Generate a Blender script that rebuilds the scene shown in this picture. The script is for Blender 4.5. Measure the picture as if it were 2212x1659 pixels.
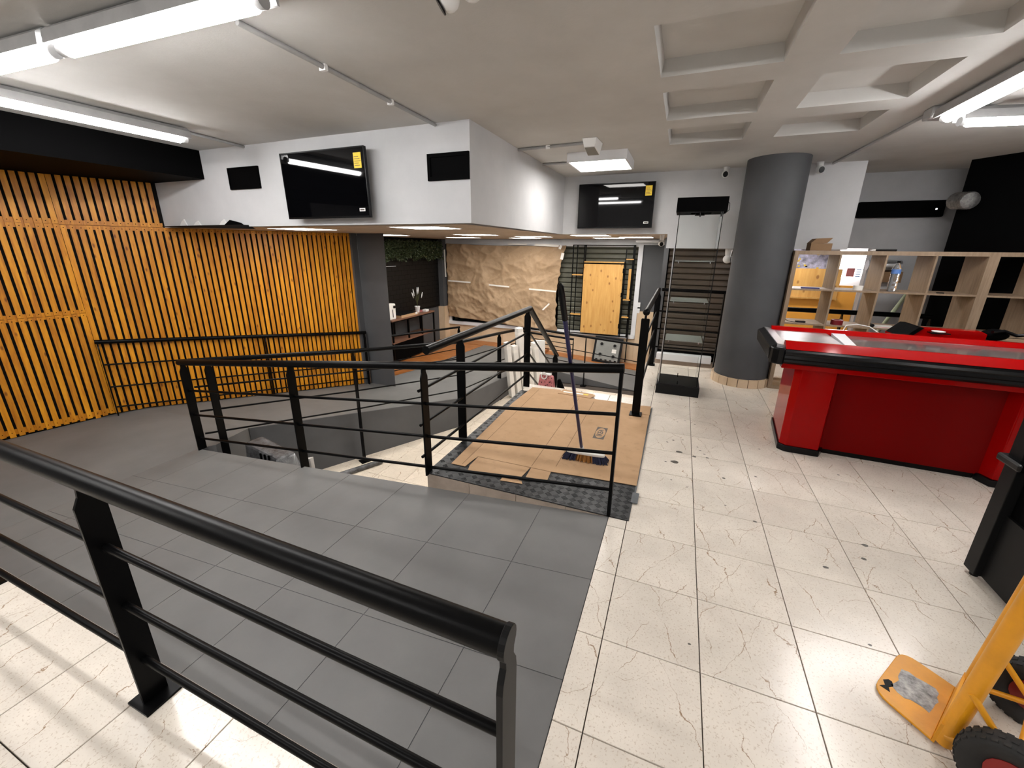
import bpy, math, random
from mathutils import Vector, Matrix, noise

# ------------------------------------------------------------------ camera, world, exposure
sc = bpy.context.scene
for o in list(bpy.data.objects):
    bpy.data.objects.remove(o)
COL = sc.collection
RX = (0.9270432910969106, 0.37486566661339504, 0.008152817102295179)
RY = (0.11875814184267885, -0.2729261232667535, -0.9546768222726759)
RZ = (-0.35565044661617207, 0.8859949566634538, -0.2975326815471562)
cam_d = bpy.data.cameras.new('camera')
cam = bpy.data.objects.new('camera', cam_d)
COL.objects.link(cam)
cam_d.sensor_width = 36.0
cam_d.lens = 883.1007 / 2212 * 36.0
cam_d.shift_x = (1106 - 1103.018) / 2212
cam_d.shift_y = (810.079 - 829.5) / 2212
cam_d.clip_start = 0.02
m4 = Matrix(((RX[0], -RY[0], -RZ[0], 0.13025), (RX[1], -RY[1], -RZ[1], -1.84676), (RX[2], -RY[2], -RZ[2], 1.66038), (0, 0, 0, 1)))
cam.matrix_world = m4
sc.camera = cam
w = bpy.data.worlds.new('world'); sc.world = w; w.use_nodes = True
w.node_tree.nodes['Background'].inputs[0].default_value = (0.9, 0.95, 1, 1)
w.node_tree.nodes['Background'].inputs[1].default_value = 0.0
sc.view_settings.view_transform = 'Standard'
sc.view_settings.look = 'None'
sc.view_settings.gamma = 1.0
sc.view_settings.use_curve_mapping = False
sc.view_settings.exposure = 0.21
TUBE_E = 60.0      # fluorescent tubes
PANEL_E = 21.0     # led panels
random.seed(7)
PI = math.pi

# ------------------------------------------------------------------ materials
MATS = {}
def srgb(h):
    h = h.lstrip('#')
    c = [int(h[i:i + 2], 16) / 255 for i in (0, 2, 4)]
    return tuple((x / 12.92 if x <= .04045 else ((x + .055) / 1.055) ** 2.4) for x in c)

class NT:
    def __init__(s, name):
        s.m = bpy.data.materials.new(name); s.m.use_nodes = True
        s.t = s.m.node_tree; s.b = s.t.nodes['Principled BSDF']
        MATS[name] = s.m
    def n(s, typ, **kw):
        nd = s.t.nodes.new(typ)
        for k, v in kw.items():
            if k.startswith('i_'):
                key = k[2:]
                nd.inputs[int(key) if key.isdigit() else key.replace('_', ' ')].default_value = v
            else:
                setattr(nd, k, v)
        return nd
    def l(s, a, b): s.t.links.new(a, b)
    def coords(s, kind='obj', rnd=True, scale=(1, 1, 1), rot=(0, 0, 0)):
        if kind == 'pos': src = s.n('ShaderNodeNewGeometry').outputs['Position']
        else: src = s.n('ShaderNodeTexCoord').outputs['Object']
        if rnd:
            r = s.n('ShaderNodeObjectInfo').outputs['Random']
            mu = s.n('ShaderNodeVectorMath', operation='MULTIPLY'); s.l(r, mu.inputs[0]); mu.inputs[1].default_value = (37.3, 91.7, 13.1)
            ad = s.n('ShaderNodeVectorMath', operation='ADD'); s.l(src, ad.inputs[0]); s.l(mu.outputs[0], ad.inputs[1]); src = ad.outputs[0]
        mp = s.n('ShaderNodeMapping'); s.l(src, mp.inputs[0]); mp.inputs['Scale'].default_value = scale; mp.inputs['Rotation'].default_value = rot
        return mp.outputs[0]
    def ramp(s, fac, stops):
        r = s.n('ShaderNodeValToRGB'); s.l(fac, r.inputs[0]); e = r.color_ramp.elements
        e[0].position, e[0].color = stops[0][0], (*stops[0][1], 1)
        e[1].position, e[1].color = stops[-1][0], (*stops[-1][1], 1)
        for p, c in stops[1:-1]:
            x = e.new(p); x.color = (*c, 1)
        return r.outputs[0]
    def mix(s, fac, a, b, typ='MIX'):
        m = s.n('ShaderNodeMix', data_type='RGBA', blend_type=typ)
        for v, i in ((fac, 0), (a, 6), (b, 7)):
            if isinstance(v, (int, float)): m.inputs[i].default_value = v
            elif isinstance(v, tuple): m.inputs[i].default_value = (*v, 1)
            else: s.l(v, m.inputs[i])
        return m.outputs[2]
    def math(s, op, a, b=None):
        m = s.n('ShaderNodeMath', operation=op)
        for v, i in ((a, 0), (b, 1)):
            if v is None: continue
            if isinstance(v, (int, float)): m.inputs[i].default_value = v
            else: s.l(v, m.inputs[i])
        return m.outputs[0]
    def noise(s, vec, scale, detail=3, rough=.5, dist=0):
        n = s.n('ShaderNodeTexNoise', i_Scale=scale, i_Detail=detail, i_Roughness=rough, i_Distortion=dist); s.l(vec, n.inputs['Vector']); return n.outputs['Fac']
    def bump(s, h, strength=.2, dist=.01):
        b = s.n('ShaderNodeBump', i_Strength=strength, i_Distance=dist); s.l(h, b.inputs['Height']); s.l(b.outputs[0], s.b.inputs['Normal'])
    def col(s, c):
        if isinstance(c, tuple): s.b.inputs['Base Color'].default_value = (*c, 1)
        else: s.l(c, s.b.inputs['Base Color'])
    def set(s, **kw):
        for k, v in kw.items():
            s.b.inputs[k.replace('_', ' ')].default_value = v

def plain(name, color, rough=.5, metal=0.0, var=.12, scale=6, bump=0, spec=.5, coat=0, rough_var=0):
    t = NT(name)
    c = srgb(color) if isinstance(color, str) else color
    v = t.coords('obj')
    nz = t.noise(v, scale, 5, .6)
    t.col(t.ramp(nz, [(.25, tuple(x * (1 - var) for x in c)), (.75, tuple(min(1, x * (1 + var)) for x in c))]))
    t.set(Roughness=rough, Metallic=metal, Specular_IOR_Level=spec, Coat_Weight=coat)
    if bump: t.bump(t.noise(v, scale * 8, 4, .6), bump, .01)
    return t.m

def emit(name, color, strength):
    t = NT(name); t.col(color); t.set(Emission_Strength=strength, Roughness=.4); t.b.inputs['Emission Color'].default_value = (*color, 1); return t.m

def make_materials():
    # cream marble floor tiles with jagged brown veins and fine speckle
    for nm, base, shade in (('cream_tile', (.75, .685, .60), 1.0), ('pit_tile', (.76, .67, .55), 1.0)):
        t = NT(nm)
        v = t.coords('pos')
        cloud = t.noise(v, 3.0, 5, .6)
        c = t.ramp(cloud, [(.3, tuple(x * .88 for x in base)), (.7, tuple(min(1, x * 1.08) for x in base))])
        sp = t.noise(v, 120, 2, .55)
        c = t.mix(t.math('MULTIPLY', t.ramp(sp, [(.575, (0, 0, 0)), (.68, (1, 1, 1))]), .42), c, (.36, .245, .15))
        for (ang, gap, wd, st, amp, mk) in ((-.36, .19, .0034, .95, .10, .455), (.52, .18, .0022, .85, .06, .50), (1.1, .34, .0018, .7, .09, .53)):
            vv = t.coords('pos', rot=(0, 0, ang))
            xx = t.n('ShaderNodeSeparateXYZ'); t.l(vv, xx.inputs[0])
            d1 = t.math('MULTIPLY', t.noise(vv, 4.0, 2, .5), amp * 2); d2 = t.math('MULTIPLY', t.noise(vv, 22, 3, .6), amp * .55)
            ss = t.math('DIVIDE', t.math('ADD', xx.outputs[0], t.math('ADD', d1, d2)), gap)
            fr = t.math('ABSOLUTE', t.math('SUBTRACT', t.math('FRACT', ss), .5))
            wv = t.math('MULTIPLY', t.ramp(t.noise(vv, 9, 2, .5), [(.35, (.25, .25, .25)), (.7, (1, 1, 1))]), wd / gap)
            line = t.math('SUBTRACT', 1.0, t.math('MINIMUM', t.math('DIVIDE', fr, wv), 1.0))
            msk = t.ramp(t.noise(vv, 3.4, 1, .5), [(mk, (0, 0, 0)), (mk + .06, (1, 1, 1))])
            c = t.mix(t.math('MULTIPLY', t.math('MULTIPLY', t.math('POWER', line, .5), msk), st), c, (.27, .155, .075))
        t.col(c); t.set(Roughness=.22, Specular_IOR_Level=.5)
        t.bump(t.noise(v, 60, 3, .5), .03, .002)
    # grey painted ramp
    t = NT('grey_ramp'); v = t.coords('pos', rnd=False)
    a = t.noise(v, 1.6, 6, .6); b = t.noise(v, 90, 3, .6)
    c = t.ramp(a, [(.3, (.125, .124, .121)), (.7, (.172, .170, .166))])
    c = t.mix(t.math('MULTIPLY', b, .25), c, (.12, .118, .115))
    t.col(c); t.set(Roughness=.55, Specular_IOR_Level=.4); t.bump(b, .08, .003)
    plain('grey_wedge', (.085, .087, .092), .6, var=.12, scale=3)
    # orange slats
    t = NT('slat_wood'); v = t.coords('pos', scale=(9, 9, 1.1))
    g = t.noise(v, 3, 6, .6, .4)
    c = t.ramp(g, [(.28, (.40, .13, .004)), (.5, (.60, .235, .008)), (.72, (.74, .33, .015))])
    kn = t.n('ShaderNodeTexVoronoi', i_Scale=1.0); t.l(t.coords('pos', scale=(12, 12, 5)), kn.inputs['Vector'])
    k = t.ramp(kn.outputs['Distance'], [(.07, (1, 1, 1)), (.16, (0, 0, 0))])
    c = t.mix(t.math('MULTIPLY', k, .75), c, (.13, .028, .004))
    r = t.n('ShaderNodeObjectInfo').outputs['Random']
    c = t.mix(.55, c, t.ramp(r, [(0, (.62, .52, .45)), (1, (1.12, 1.1, 1.05))]), 'MULTIPLY')
    t.col(c); t.set(Roughness=.42, Specular_IOR_Level=.4)
    plain('wall_black', (.005, .0045, .004), .8, scale=3, spec=.15)
    plain('black_paint', (.0018, .0018, .002), .36, scale=4, var=.2, spec=.10)
    plain('black_matte', (.0018, .0018, .002), .7, scale=4, spec=.03)
    plain('black_plastic', (.003, .003, .0035), .25, scale=4, spec=.2)
    plain('charcoal', (.006, .006, .0063), .5, scale=4, spec=.15)
    t = NT('plaster_white'); v = t.coords('pos', rnd=False)
    t.col(t.ramp(t.noise(v, 1.7, 6, .62), [(.3, (.52, .525, .54)), (.7, (.60, .60, .61))])); t.set(Roughness=.75, Specular_IOR_Level=.25); t.bump(t.noise(v, 55, 4, .6), .16, .004)
    t = NT('plaster_ceiling'); v = t.coords('pos', rnd=False)
    t.col(t.ramp(t.noise(v, 1.3, 6, .62), [(.3, (.50, .495, .48)), (.7, (.60, .595, .58))])); t.set(Roughness=.8, Specular_IOR_Level=.2); t.bump(t.noise(v, 70, 4, .6), .18, .004)
    t = NT('plaster_grey'); v = t.coords('pos', rnd=False)
    t.col(t.ramp(t.noise(v, 2.2, 6, .62), [(.3, (.066, .068, .073)), (.7, (.080, .083, .088))])); t.set(Roughness=.62, Specular_IOR_Level=.35); t.bump(t.noise(v, 60, 4, .6), .12, .004)
    plain('plaster_far_grey', (.40, .40, .41), .75, scale=2)
    # wood look lower ceiling panels
    t = NT('ceiling_wood'); v = t.coords('pos', scale=(1, 14, 1))
    t.col(t.ramp(t.noise(v, 2.2, 5, .6), [(.3, (.40, .31, .23)), (.7, (.52, .42, .32))])); t.set(Roughness=.55)
    t = NT('laminate'); v = t.coords('pos', scale=(2, 14, 1))
    t.col(t.ramp(t.noise(v, 2.4, 7, .65, .5), [(.28, (.16, .045, .010)), (.5, (.34, .12, .03)), (.74, (.52, .22, .065))])); t.set(Roughness=.35)
    t = NT('wainscot'); v = t.coords('pos')
    t.col(t.ramp(t.noise(v, 2.4, 6, .6), [(.3, (.56, .41, .26)), (.7, (.68, .53, .37))])); t.set(Roughness=.4)
    t = NT('pine'); v = t.coords('obj', rnd=False, scale=(9, 9, 1.0))
    c = t.ramp(t.noise(v, 2.6, 6, .6), [(.3, (.50, .255, .06)), (.7, (.62, .36, .11))])
    kn = t.n('ShaderNodeTexVoronoi', i_Scale=1.0); t.l(t.coords('obj', rnd=False, scale=(8, 8, 5)), kn.inputs['Vector'])
    c = t.mix(t.math('MULTIPLY', t.ramp(kn.outputs['Distance'], [(.10, (1, 1, 1)), (.20, (0, 0, 0))]), .8), c, (.20, .065, .012))
    t.col(c); t.set(Roughness=.45)
    plain('orange_board', (.86, .40, .06), .45, scale=2, var=.08)
    t = NT('oak'); v = t.coords('obj', scale=(14, 14, 1.5))
    t.col(t.ramp(t.noise(v, 2.4, 7, .65), [(.3, (.20, .138, .086)), (.7, (.315, .225, .15))])); t.set(Roughness=.5)
    t = NT('red_gloss'); t.col((.30, .001, .0012)); t.set(Roughness=.12, Specular_IOR_Level=.13)
    t = NT('red_panel'); t.col((.165, .0006, .0008)); t.set(Roughness=.4, Specular_IOR_Level=.08)
    t = NT('cardboard'); v = t.coords('pos', rnd=False)
    a = t.noise(v, 2.2, 6, .65)
    c = t.ramp(a, [(.3, (.40, .25, .135)), (.7, (.50, .325, .19))])
    c = t.mix(t.math('MULTIPLY', t.ramp(t.noise(v, 14, 5, .7), [(.56, (0, 0, 0)), (.75, (1, 1, 1))]), .4), c, (.25, .155, .085))
    t.col(c); t.set(Roughness=.8, Specular_IOR_Level=.2); t.bump(a, .15, .02)
    plain('cardboard_dark', (.20, .115, .055), .8, scale=5)
    plain('print_grey', (.10, .085, .075), .8)
    t = NT('kraft_paper'); v = t.coords('obj', rnd=False)
    a = t.noise(v, 3, 6, .6); t.col(t.ramp(a, [(.3, (.37, .25, .145)), (.7, (.45, .315, .195))])); t.set(Roughness=.62, Specular_IOR_Level=.35); t.bump(t.noise(v, 9, 6, .6, 1.2), .5, .03)
    t = NT('checker_plate'); v = t.coords('pos', rnd=False)
    t.col(t.ramp(t.noise(v, 7, 5, .6), [(.3, (.022, .023, .025)), (.7, (.050, .052, .054))])); t.set(Roughness=.42, Metallic=.55)
    plain('curb_stone', (.36, .29, .235), .5, scale=7, var=.2)
    plain('steel', (.55, .56, .58), .28, metal=.9, scale=8)
    plain('alu_strip', (.14, .15, .16), .4, metal=.6, scale=12, var=.3)
    plain('conduit_grey', (.33, .33, .33), .5, scale=9)
    plain('fixture_grey', (.36, .36, .36), .45, scale=9)
    plain('white_plastic', (.78, .78, .77), .35, scale=5, var=.04)
    plain('white_metal', (.72, .73, .75), .4, scale=5, var=.05)
    plain('offwhite_card', (.72, .70, .66), .6, scale=8, var=.1)
    plain('tape_white', (.80, .77, .72), .5, scale=10, var=.05)
    plain('yellow_label', (.83, .58, .02), .5, scale=30, var=.12)
    plain('yellow_paint', (.70, .30, .008), .4, scale=9, var=.15, bump=.05)
    plain('worn_metal', (.30, .29, .28), .5, metal=.2, scale=34, var=.9)
    plain('rubber', (.012, .0115, .011), .75, scale=20, var=.3)
    plain('hub_red', (.22, .008, .006), .5)
    plain('dark_red', (.16, .006, .012), .4)
    plain('broom_blue', (.018, .016, .075), .38, var=.15)
    plain('bristle_navy', (.008, .010, .035), .8, scale=60, var=.4)
    plain('bristle_orange', (.26, .10, .012), .8, scale=60, var=.4)
    plain('brush_white', (.70, .68, .65), .45, scale=25, var=.15)
    plain('pen_blue', (.025, .02, .13), .4)
    plain('shutter_olive', (.085, .085, .062), .5, scale=3, var=.2)
    plain('shutter_brown', (.050, .036, .024), .55, scale=3, var=.25)
    plain('brick_black', (.0055, .0052, .005), .42, scale=12, var=.3, bump=.1, spec=.2)
    plain('leaf_green', (.045, .062, .022), .5, scale=30, var=.6)
    plain('stem_green', (.06, .06, .02), .6)
    plain('table_brown', (.17, .082, .05), .45, scale=6)
    plain('panel_grey', (.19, .192, .178), .4, scale=6)
    plain('pink', (.55, .185, .185), .55, scale=9, var=.12)
    plain('plum', (.045, .008, .012), .6)
    plain('green_tube', (.45, .52, .34), .45)
    plain('label_blue', (.10, .22, .55), .4)
    plain('poster_mix', (.42, .42, .55), .5, scale=14, var=.8)
    plain('duct_foil', (.38, .38, .38), .3, metal=.85, scale=30, var=.5, bump=.6)
    plain('stain', (.10, .088, .075), .4, var=.3)
    plain('grout', (.055, .042, .033), .8)
    plain('pit_wall', (.52, .44, .35), .6, scale=3)
    t = NT('tv_glass'); t.col((.0015, .0015, .002)); t.set(Roughness=.03, Specular_IOR_Level=.28)
    t = NT('belt_glass'); t.col((.11, .10, .10)); t.set(Roughness=.12, Specular_IOR_Level=.7)
    t = NT('glass'); t.col((.975, .99, .985)); t.set(Roughness=.0, IOR=1.06, Transmission_Weight=1.0, Specular_IOR_Level=.5)
    t = NT('glass_shelf'); t.col((.80, .86, .83)); t.set(Roughness=.15, IOR=1.3, Transmission_Weight=.55)
    t = NT('clear_plastic'); t.col((.93, .95, .97)); t.set(Roughness=.06, IOR=1.2, Transmission_Weight=.9)
    plain('wrap_film', (.085, .085, .088), .14, scale=10, var=.8, bump=.6)
    emit('tube_glow', (1.0, .98, .965), TUBE_E)
    emit('panel_glow', (1.0, .96, .91), PANEL_E)
    emit('screen_glow', (1.0, .93, .90), 6.0)
    emit('led_dot', (1, 1, 1), 6.0)
make_materials()

# ------------------------------------------------------------------ mesh helpers
class MB:
    def __init__(s): s.v = []; s.f = []
    def add(s, verts, faces):
        o = len(s.v); s.v += [tuple(x) for x in verts]; s.f += [tuple(i + o for i in f) for f in faces]; return s
    def hexa(s, p):   # 8 points: bottom 4 ccw, top 4 ccw
        return s.add(p, [(3, 2, 1, 0), (4, 5, 6, 7), (0, 1, 5, 4), (1, 2, 6, 5), (2, 3, 7, 6), (3, 0, 4, 7)])
    def box(s, x0, x1, y0, y1, z0, z1):
        return s.hexa([(x0, y0, z0), (x1, y0, z0), (x1, y1, z0), (x0, y1, z0), (x0, y0, z1), (x1, y0, z1), (x1, y1, z1), (x0, y1, z1)])
    def obox(s, c, ax, ay, az, sx, sy, sz):
        c, ax, ay, az = Vector(c), Vector(ax) * sx / 2, Vector(ay) * sy / 2, Vector(az) * sz / 2
        return s.hexa([c - ax - ay - az, c + ax - ay - az, c + ax + ay - az, c - ax + ay - az, c - ax - ay + az, c + ax - ay + az, c + ax + ay + az, c - ax + ay + az])
    def bev(s, x0, x1, y0, y1, z0, z1, b=.004):   # box with chamfered top edges
        s.hexa([(x0, y0, z0), (x1, y0, z0), (x1, y1, z0), (x0, y1, z0), (x0, y0, z1 - b), (x1, y0, z1 - b), (x1, y1, z1 - b), (x0, y1, z1 - b)])
        return s.hexa([(x0, y0, z1 - b), (x1, y0, z1 - b), (x1, y1, z1 - b), (x0, y1, z1 - b), (x0 + b, y0 + b, z1), (x1 - b, y0 + b, z1), (x1 - b, y1 - b, z1), (x0 + b, y1 - b, z1)])
    def prism(s, poly, z0, z1):
        n = len(poly)
        return s.add([(x, y, z0) for x, y in poly] + [(x, y, z1) for x, y in poly], [tuple(range(n - 1, -1, -1)), tuple(range(n, 2 * n))] + [(i, (i + 1) % n, (i + 1) % n + n, i + n) for i in range(n)])
    def extr(s, pts, vec):   # planar 3d polygon extruded along vec
        n = len(pts); vec = Vector(vec); p = [Vector(q) for q in pts]
        return s.add(p + [q + vec for q in p], [tuple(range(n - 1, -1, -1)), tuple(range(n, 2 * n))] + [(i, (i + 1) % n, (i + 1) % n + n, i + n) for i in range(n)])
    def tube(s, path, r, n=12, closed=False):
        P = [Vector(q) for q in path]; rr = r if isinstance(r, (list, tuple)) else [r] * len(P)
        k = len(P); T = []
        for i in range(k):
            if closed: d = P[(i + 1) % k] - P[i - 1]
            else:
                a = (P[i] - P[i - 1]).normalized() if i > 0 else Vector((0, 0, 0))
                b = (P[i + 1] - P[i]).normalized() if i < k - 1 else Vector((0, 0, 0))
                d = a + b
            T.append(d.normalized())
        up = Vector((0, 0, 1)) if abs(T[0].z) < .9 else Vector((1, 0, 0))
        u = T[0].cross(up).normalized(); vs = []
        for i in range(k):
            u = (u - T[i] * u.dot(T[i])).normalized(); v = T[i].cross(u)
            ms = 1.0
            if 0 < i < k - 1 and not closed:
                c = (P[i] - P[i - 1]).normalized().dot((P[i + 1] - P[i]).normalized()); ms = 1 / max(.5, math.sqrt(max(.01, (1 + c) / 2)))
            for j in range(n):
                a = 2 * PI * j / n; vs.append(P[i] + (u * math.cos(a) + v * math.sin(a)) * rr[i] * ms)
        fs = []
        for i in range(k if closed else k - 1):
            for j in range(n):
                a, b = i * n + j, i * n + (j + 1) % n; c, d = ((i + 1) % k) * n + (j + 1) % n, ((i + 1) % k) * n + j
                fs.append((a, b, c, d))
        if not closed: fs += [tuple(range(n - 1, -1, -1)), tuple((k - 1) * n + j for j in range(n))]
        return s.add(vs, fs)
    def lathe(s, c, prof, n=20, axis='z'):   # prof: (r, h) bottom to top
        vs = []
        for r, h in prof:
            for j in range(n):
                a = 2 * PI * j / n; x, y = r * math.cos(a), r * math.sin(a)
                q = (x, y, h) if axis == 'z' else ((x, h, y) if axis == 'y' else (h, x, y)); vs.append((c[0] + q[0], c[1] + q[1], c[2] + q[2]))
        k = len(prof); fs = [(i * n + j, i * n + (j + 1) % n, (i + 1) * n + (j + 1) % n, (i + 1) * n + j) for i in range(k - 1) for j in range(n)]
        fs += [tuple(range(n - 1, -1, -1)), tuple((k - 1) * n + j for j in range(n))]
        return s.add(vs, fs)
    def ball(s, c, r, n=16, m=10, sq=(1, 1, 1)):
        prof = [(r * math.sin(PI * i / m) + 1e-5, -r * math.cos(PI * i / m)) for i in range(m + 1)]
        o = len(s.v); s.lathe((0, 0, 0), prof, n)
        s.v[o:] = [(c[0] + x * sq[0], c[1] + y * sq[1], c[2] + z * sq[2]) for x, y, z in s.v[o:]]
        return s

WL = {}
def obj(name, mb, mat, parent=None, smooth=False, org=None, bevel=0):
    me = bpy.data.meshes.new(name)
    xs = [p[0] for p in mb.v]; ys = [p[1] for p in mb.v]; zs = [p[2] for p in mb.v]
    if org is None: org = ((min(xs) + max(xs)) / 2, (min(ys) + max(ys)) / 2, min(zs))
    me.from_pydata([(a - org[0], b - org[1], c - org[2]) for a, b, c in mb.v], [], mb.f)
    me.update()
    me.materials.append(MATS[mat])
    o = bpy.data.objects.new(name, me); COL.objects.link(o)
    pl = WL[parent.name] if parent else (0, 0, 0)
    o.location = (org[0] - pl[0], org[1] - pl[1], org[2] - pl[2])
    if parent: o.parent = parent
    WL[o.name] = org
    if smooth:
        for p in me.polygons: p.use_smooth = True
        if smooth != 'all':
            try: me.set_sharp_from_angle(angle=math.radians(40))
            except Exception: pass
    if bevel:
        b = o.modifiers.new('bevel', 'BEVEL'); b.width = bevel; b.segments = 2; b.limit_method = 'ANGLE'; b.angle_limit = math.radians(40)
    return o
def dup(src, loc, parent=None, rot=None, name=None):
    o = src.copy(); COL.objects.link(o)
    pl = WL[parent.name] if parent else (0, 0, 0)
    o.location = (loc[0] - pl[0], loc[1] - pl[1], loc[2] - pl[2]); o.parent = parent
    if rot is not None: o.rotation_euler = rot
    WL[o.name] = tuple(loc); return o
def thing(name, label, cat, loc, group=None):
    o = bpy.data.objects.new(name, None); COL.objects.link(o); o.location = loc; o.empty_display_size = .1
    WL[o.name] = tuple(loc); o['label'] = label; o['category'] = cat
    if group: o['group'] = group
    return o
def tag(o, label, cat, group=None, kind=None):
    o['label'] = label; o['category'] = cat
    if group: o['group'] = group
    if kind: o['kind'] = kind
    return o
def struct(name, mb, mat, parent=None, smooth=False, label=None):
    o = obj(name, mb, mat, parent, smooth)
    if not parent: o['kind'] = 'structure'
    if label: o['label'] = label
    return o
B = lambda *a: MB().box(*a)

# ------------------------------------------------------------------ levels and outline of the place
ZC = 2.65          # main ceiling
ZS = 1.86          # low ceiling over the back room
ZP = -1.16         # lower floor
RX0, RX1 = -.115, -4.30        # first ramp top / foot
SL = .0863
def z1(x): return SL * (max(x, RX1) - RX0)
ZL = z1(RX1)
RY0, RY1 = -1.21, .49
K = Vector((-6.20, .70)); F = Vector((-4.85, 3.72)); K0 = Vector((-6.85, -2.0))

# ---- upper floor
m = MB(); m.box(-7.2, 4.7, -5.2, RY0, -.30, -.012); m.box(RX0, 4.7, RY0, 4.53, -.30, -.012); m.box(-.2, RX0, 2.6, 4.53, -.3, -.012); m.box(1.0, 4.7, 4.53, 5.6, -.3, -.012)
floor = struct('floor', m, 'grout')
G = .0042
tmpl = {}
def tile(x0, x1, y0, y1, parent, mat, ztop=0.0, th=.012, name='floor_tile'):
    key = (round(x1 - x0, 4), round(y1 - y0, 4), mat, th)
    c = ((x0 + x1) / 2, (y0 + y1) / 2, ztop - th)
    if key not in tmpl:
        hx, hy = (x1 - x0) / 2 - G / 2, (y1 - y0) / 2 - G / 2
        o = obj(name, MB().bev(c[0] - hx, c[0] + hx, c[1] - hy, c[1] + hy, c[2], c[2] + th, .0012), mat, parent, org=c); tmpl[key] = o
    else:
        o = dup(tmpl[key], c, parent)
    return o
for i in range(0, 11):
    for j in range(-5, 12):
        if .4 * i + .4 > 4.5: continue
        y1_ = .4 * j + .4 if j < 11 else 4.53
        tile(.4 * i, .4 * i + .4, .4 * j, y1_, floor, 'cream_tile')
for i in range(-8, 0):
    for j in (-5, -4):
        tile(.4 * i, .4 * i + .4, .4 * j, .4 * j + .4 - (.01 if j == -4 else 0), floor, 'cream_tile')
for j in range(-3, 1):
    tile(RX0, 0, .4 * j, .4 * j + .4, floor, 'cream_tile')
tile(RX0, 0, .4, .49, floor, 'cream_tile')
for j in range(5):
    tile(-.2, 0, 2.62 + .382 * j, 3.002 + .382 * j, floor, 'cream_tile')
m = MB(); m.box(-7.2, 4.7, -5.2, -2.0, -.012, 0); m.box(-7.2, -3.2, -2.0, RY0, -.012, 0); m.box(4.4, 4.7, -2, 4.53, -.012, 0); m.box(1.0, 4.7, 4.53, 5.6, -.012, 0)
obj('floor_field', m, 'cream_tile', floor)
# small dark adhesive marks scattered on the upper floor
m = MB(); rs = random.Random(3)
marks = [(.30, 1.62, .034), (.27, 1.42, .040), (.20, 1.40, .012), (.25, 1.84, .014), (.33, 1.88, .010), (.42, 1.58, .022), (.47, 1.72, .012), (.50, 1.66, .012), (.45, 1.78, .010), (.52, 1.60, .016), (.62, 1.30, .016), (.20, 1.78, .012), (.35, 2.36, .010), (.44, 2.30, .012), (.28, 2.30, .010), (.76, .80, .016), (1.28, .66, .018), (1.33, .80, .022), (.60, .92, .009), (1.06, .50, .018), (.85, 1.42, .013), (.25, 1.12, .009), (.36, 1.06, .008), (1.45, 1.70, .012), (1.10, .02, .010), (.36, -.28, .009), (.52, -.95, .014), (.95, 1.95, .012)]
for x, y, r in marks:
    n = 11; ph = rs.random() * 6
    m.prism([(x + r * .75 * (1 + .15 * math.sin(3 * a + ph) + .08 * rs.random()) * math.cos(a), y + .55 * r * (1 + .15 * math.sin(2 * a + ph)) * math.sin(a)) for a in [2 * PI * i / n for i in range(n)]], .0001, .0007)
o = obj('floor_stain', m, 'stain', floor); o['kind'] = 'stuff'

# ---- first ramp and landing (grey painted tiles)
m = MB()
m.hexa([(RX1, RY0, ZP), (RX0, RY0, ZP), (RX0, RY1, ZP), (RX1, RY1, ZP), (RX1, RY0, ZL - .012), (RX0, RY0, -.012), (RX0, RY1, -.012), (RX1, RY1, ZL - .012)])
ramp = struct('ramp_upper', m, 'grey_wedge', label='grey tiled ramp falling away to the left landing')
xs = [RX0, -.565]
while xs[-1] - .565 > RX1 - .3: xs.append(xs[-1] - .565)
ys = [RY0, -.645, -.08, RY1]
rampt = {}
for a, b in zip(xs[:-1], xs[1:]):
    for c, d in zip(ys[:-1], ys[1:]):
        b2 = max(b, RX1); g = .0018
        org = (a, c, z1(a)); key = (round(a - b2, 4), round(d - c, 4))
        if key in rampt: dup(rampt[key], org, ramp)
        else:
            q = [(b2 + g, c + g), (a - g, c + g), (a - g, d - g), (b2 + g, d - g)]
            rampt[key] = obj('ramp_tile', MB().hexa([(x, y, z1(x) - .012) for x, y in q] + [(x, y, z1(x)) for x, y in q]), 'grey_ramp', ramp, org=org)
# grout level sheet just beneath the ramp tiles so that the joints read as shallow painted lines
q = [(RX1, RY0), (RX0, RY0), (RX0, RY1), (RX1, RY1)]
obj('ramp_bed', MB().hexa([(x, y, z1(x) - .011) for x, y in q] + [(x, y, z1(x) - .0022) for x, y in q]), 'grey_wedge', ramp)
land_poly = [(RX1, RY0), (RX1, RY1), (-4.22, .62), (-4.30, 1.05), (-6.10, .95), (-6.20, .70), (-6.62, RY0)]
struct('floor_landing', MB().prism([(x, y) for x, y in reversed(land_poly)], ZP, ZL), 'grey_ramp')
# near kerb below the upper floor edge along the ramp
struct('trim_1', MB().hexa([(-6.6, RY0 - .02, ZL - .2), (RX0, RY0 - .02, -.2), (RX0, RY0 - .001, -.2), (-6.6, RY0 - .001, ZL - .2), (-6.6, RY0 - .02, -.001), (RX0, RY0 - .02, -.001), (RX0, RY0 - .001, -.001), (-6.6, RY0 - .001, -.001)]), 'pit_wall')

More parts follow.
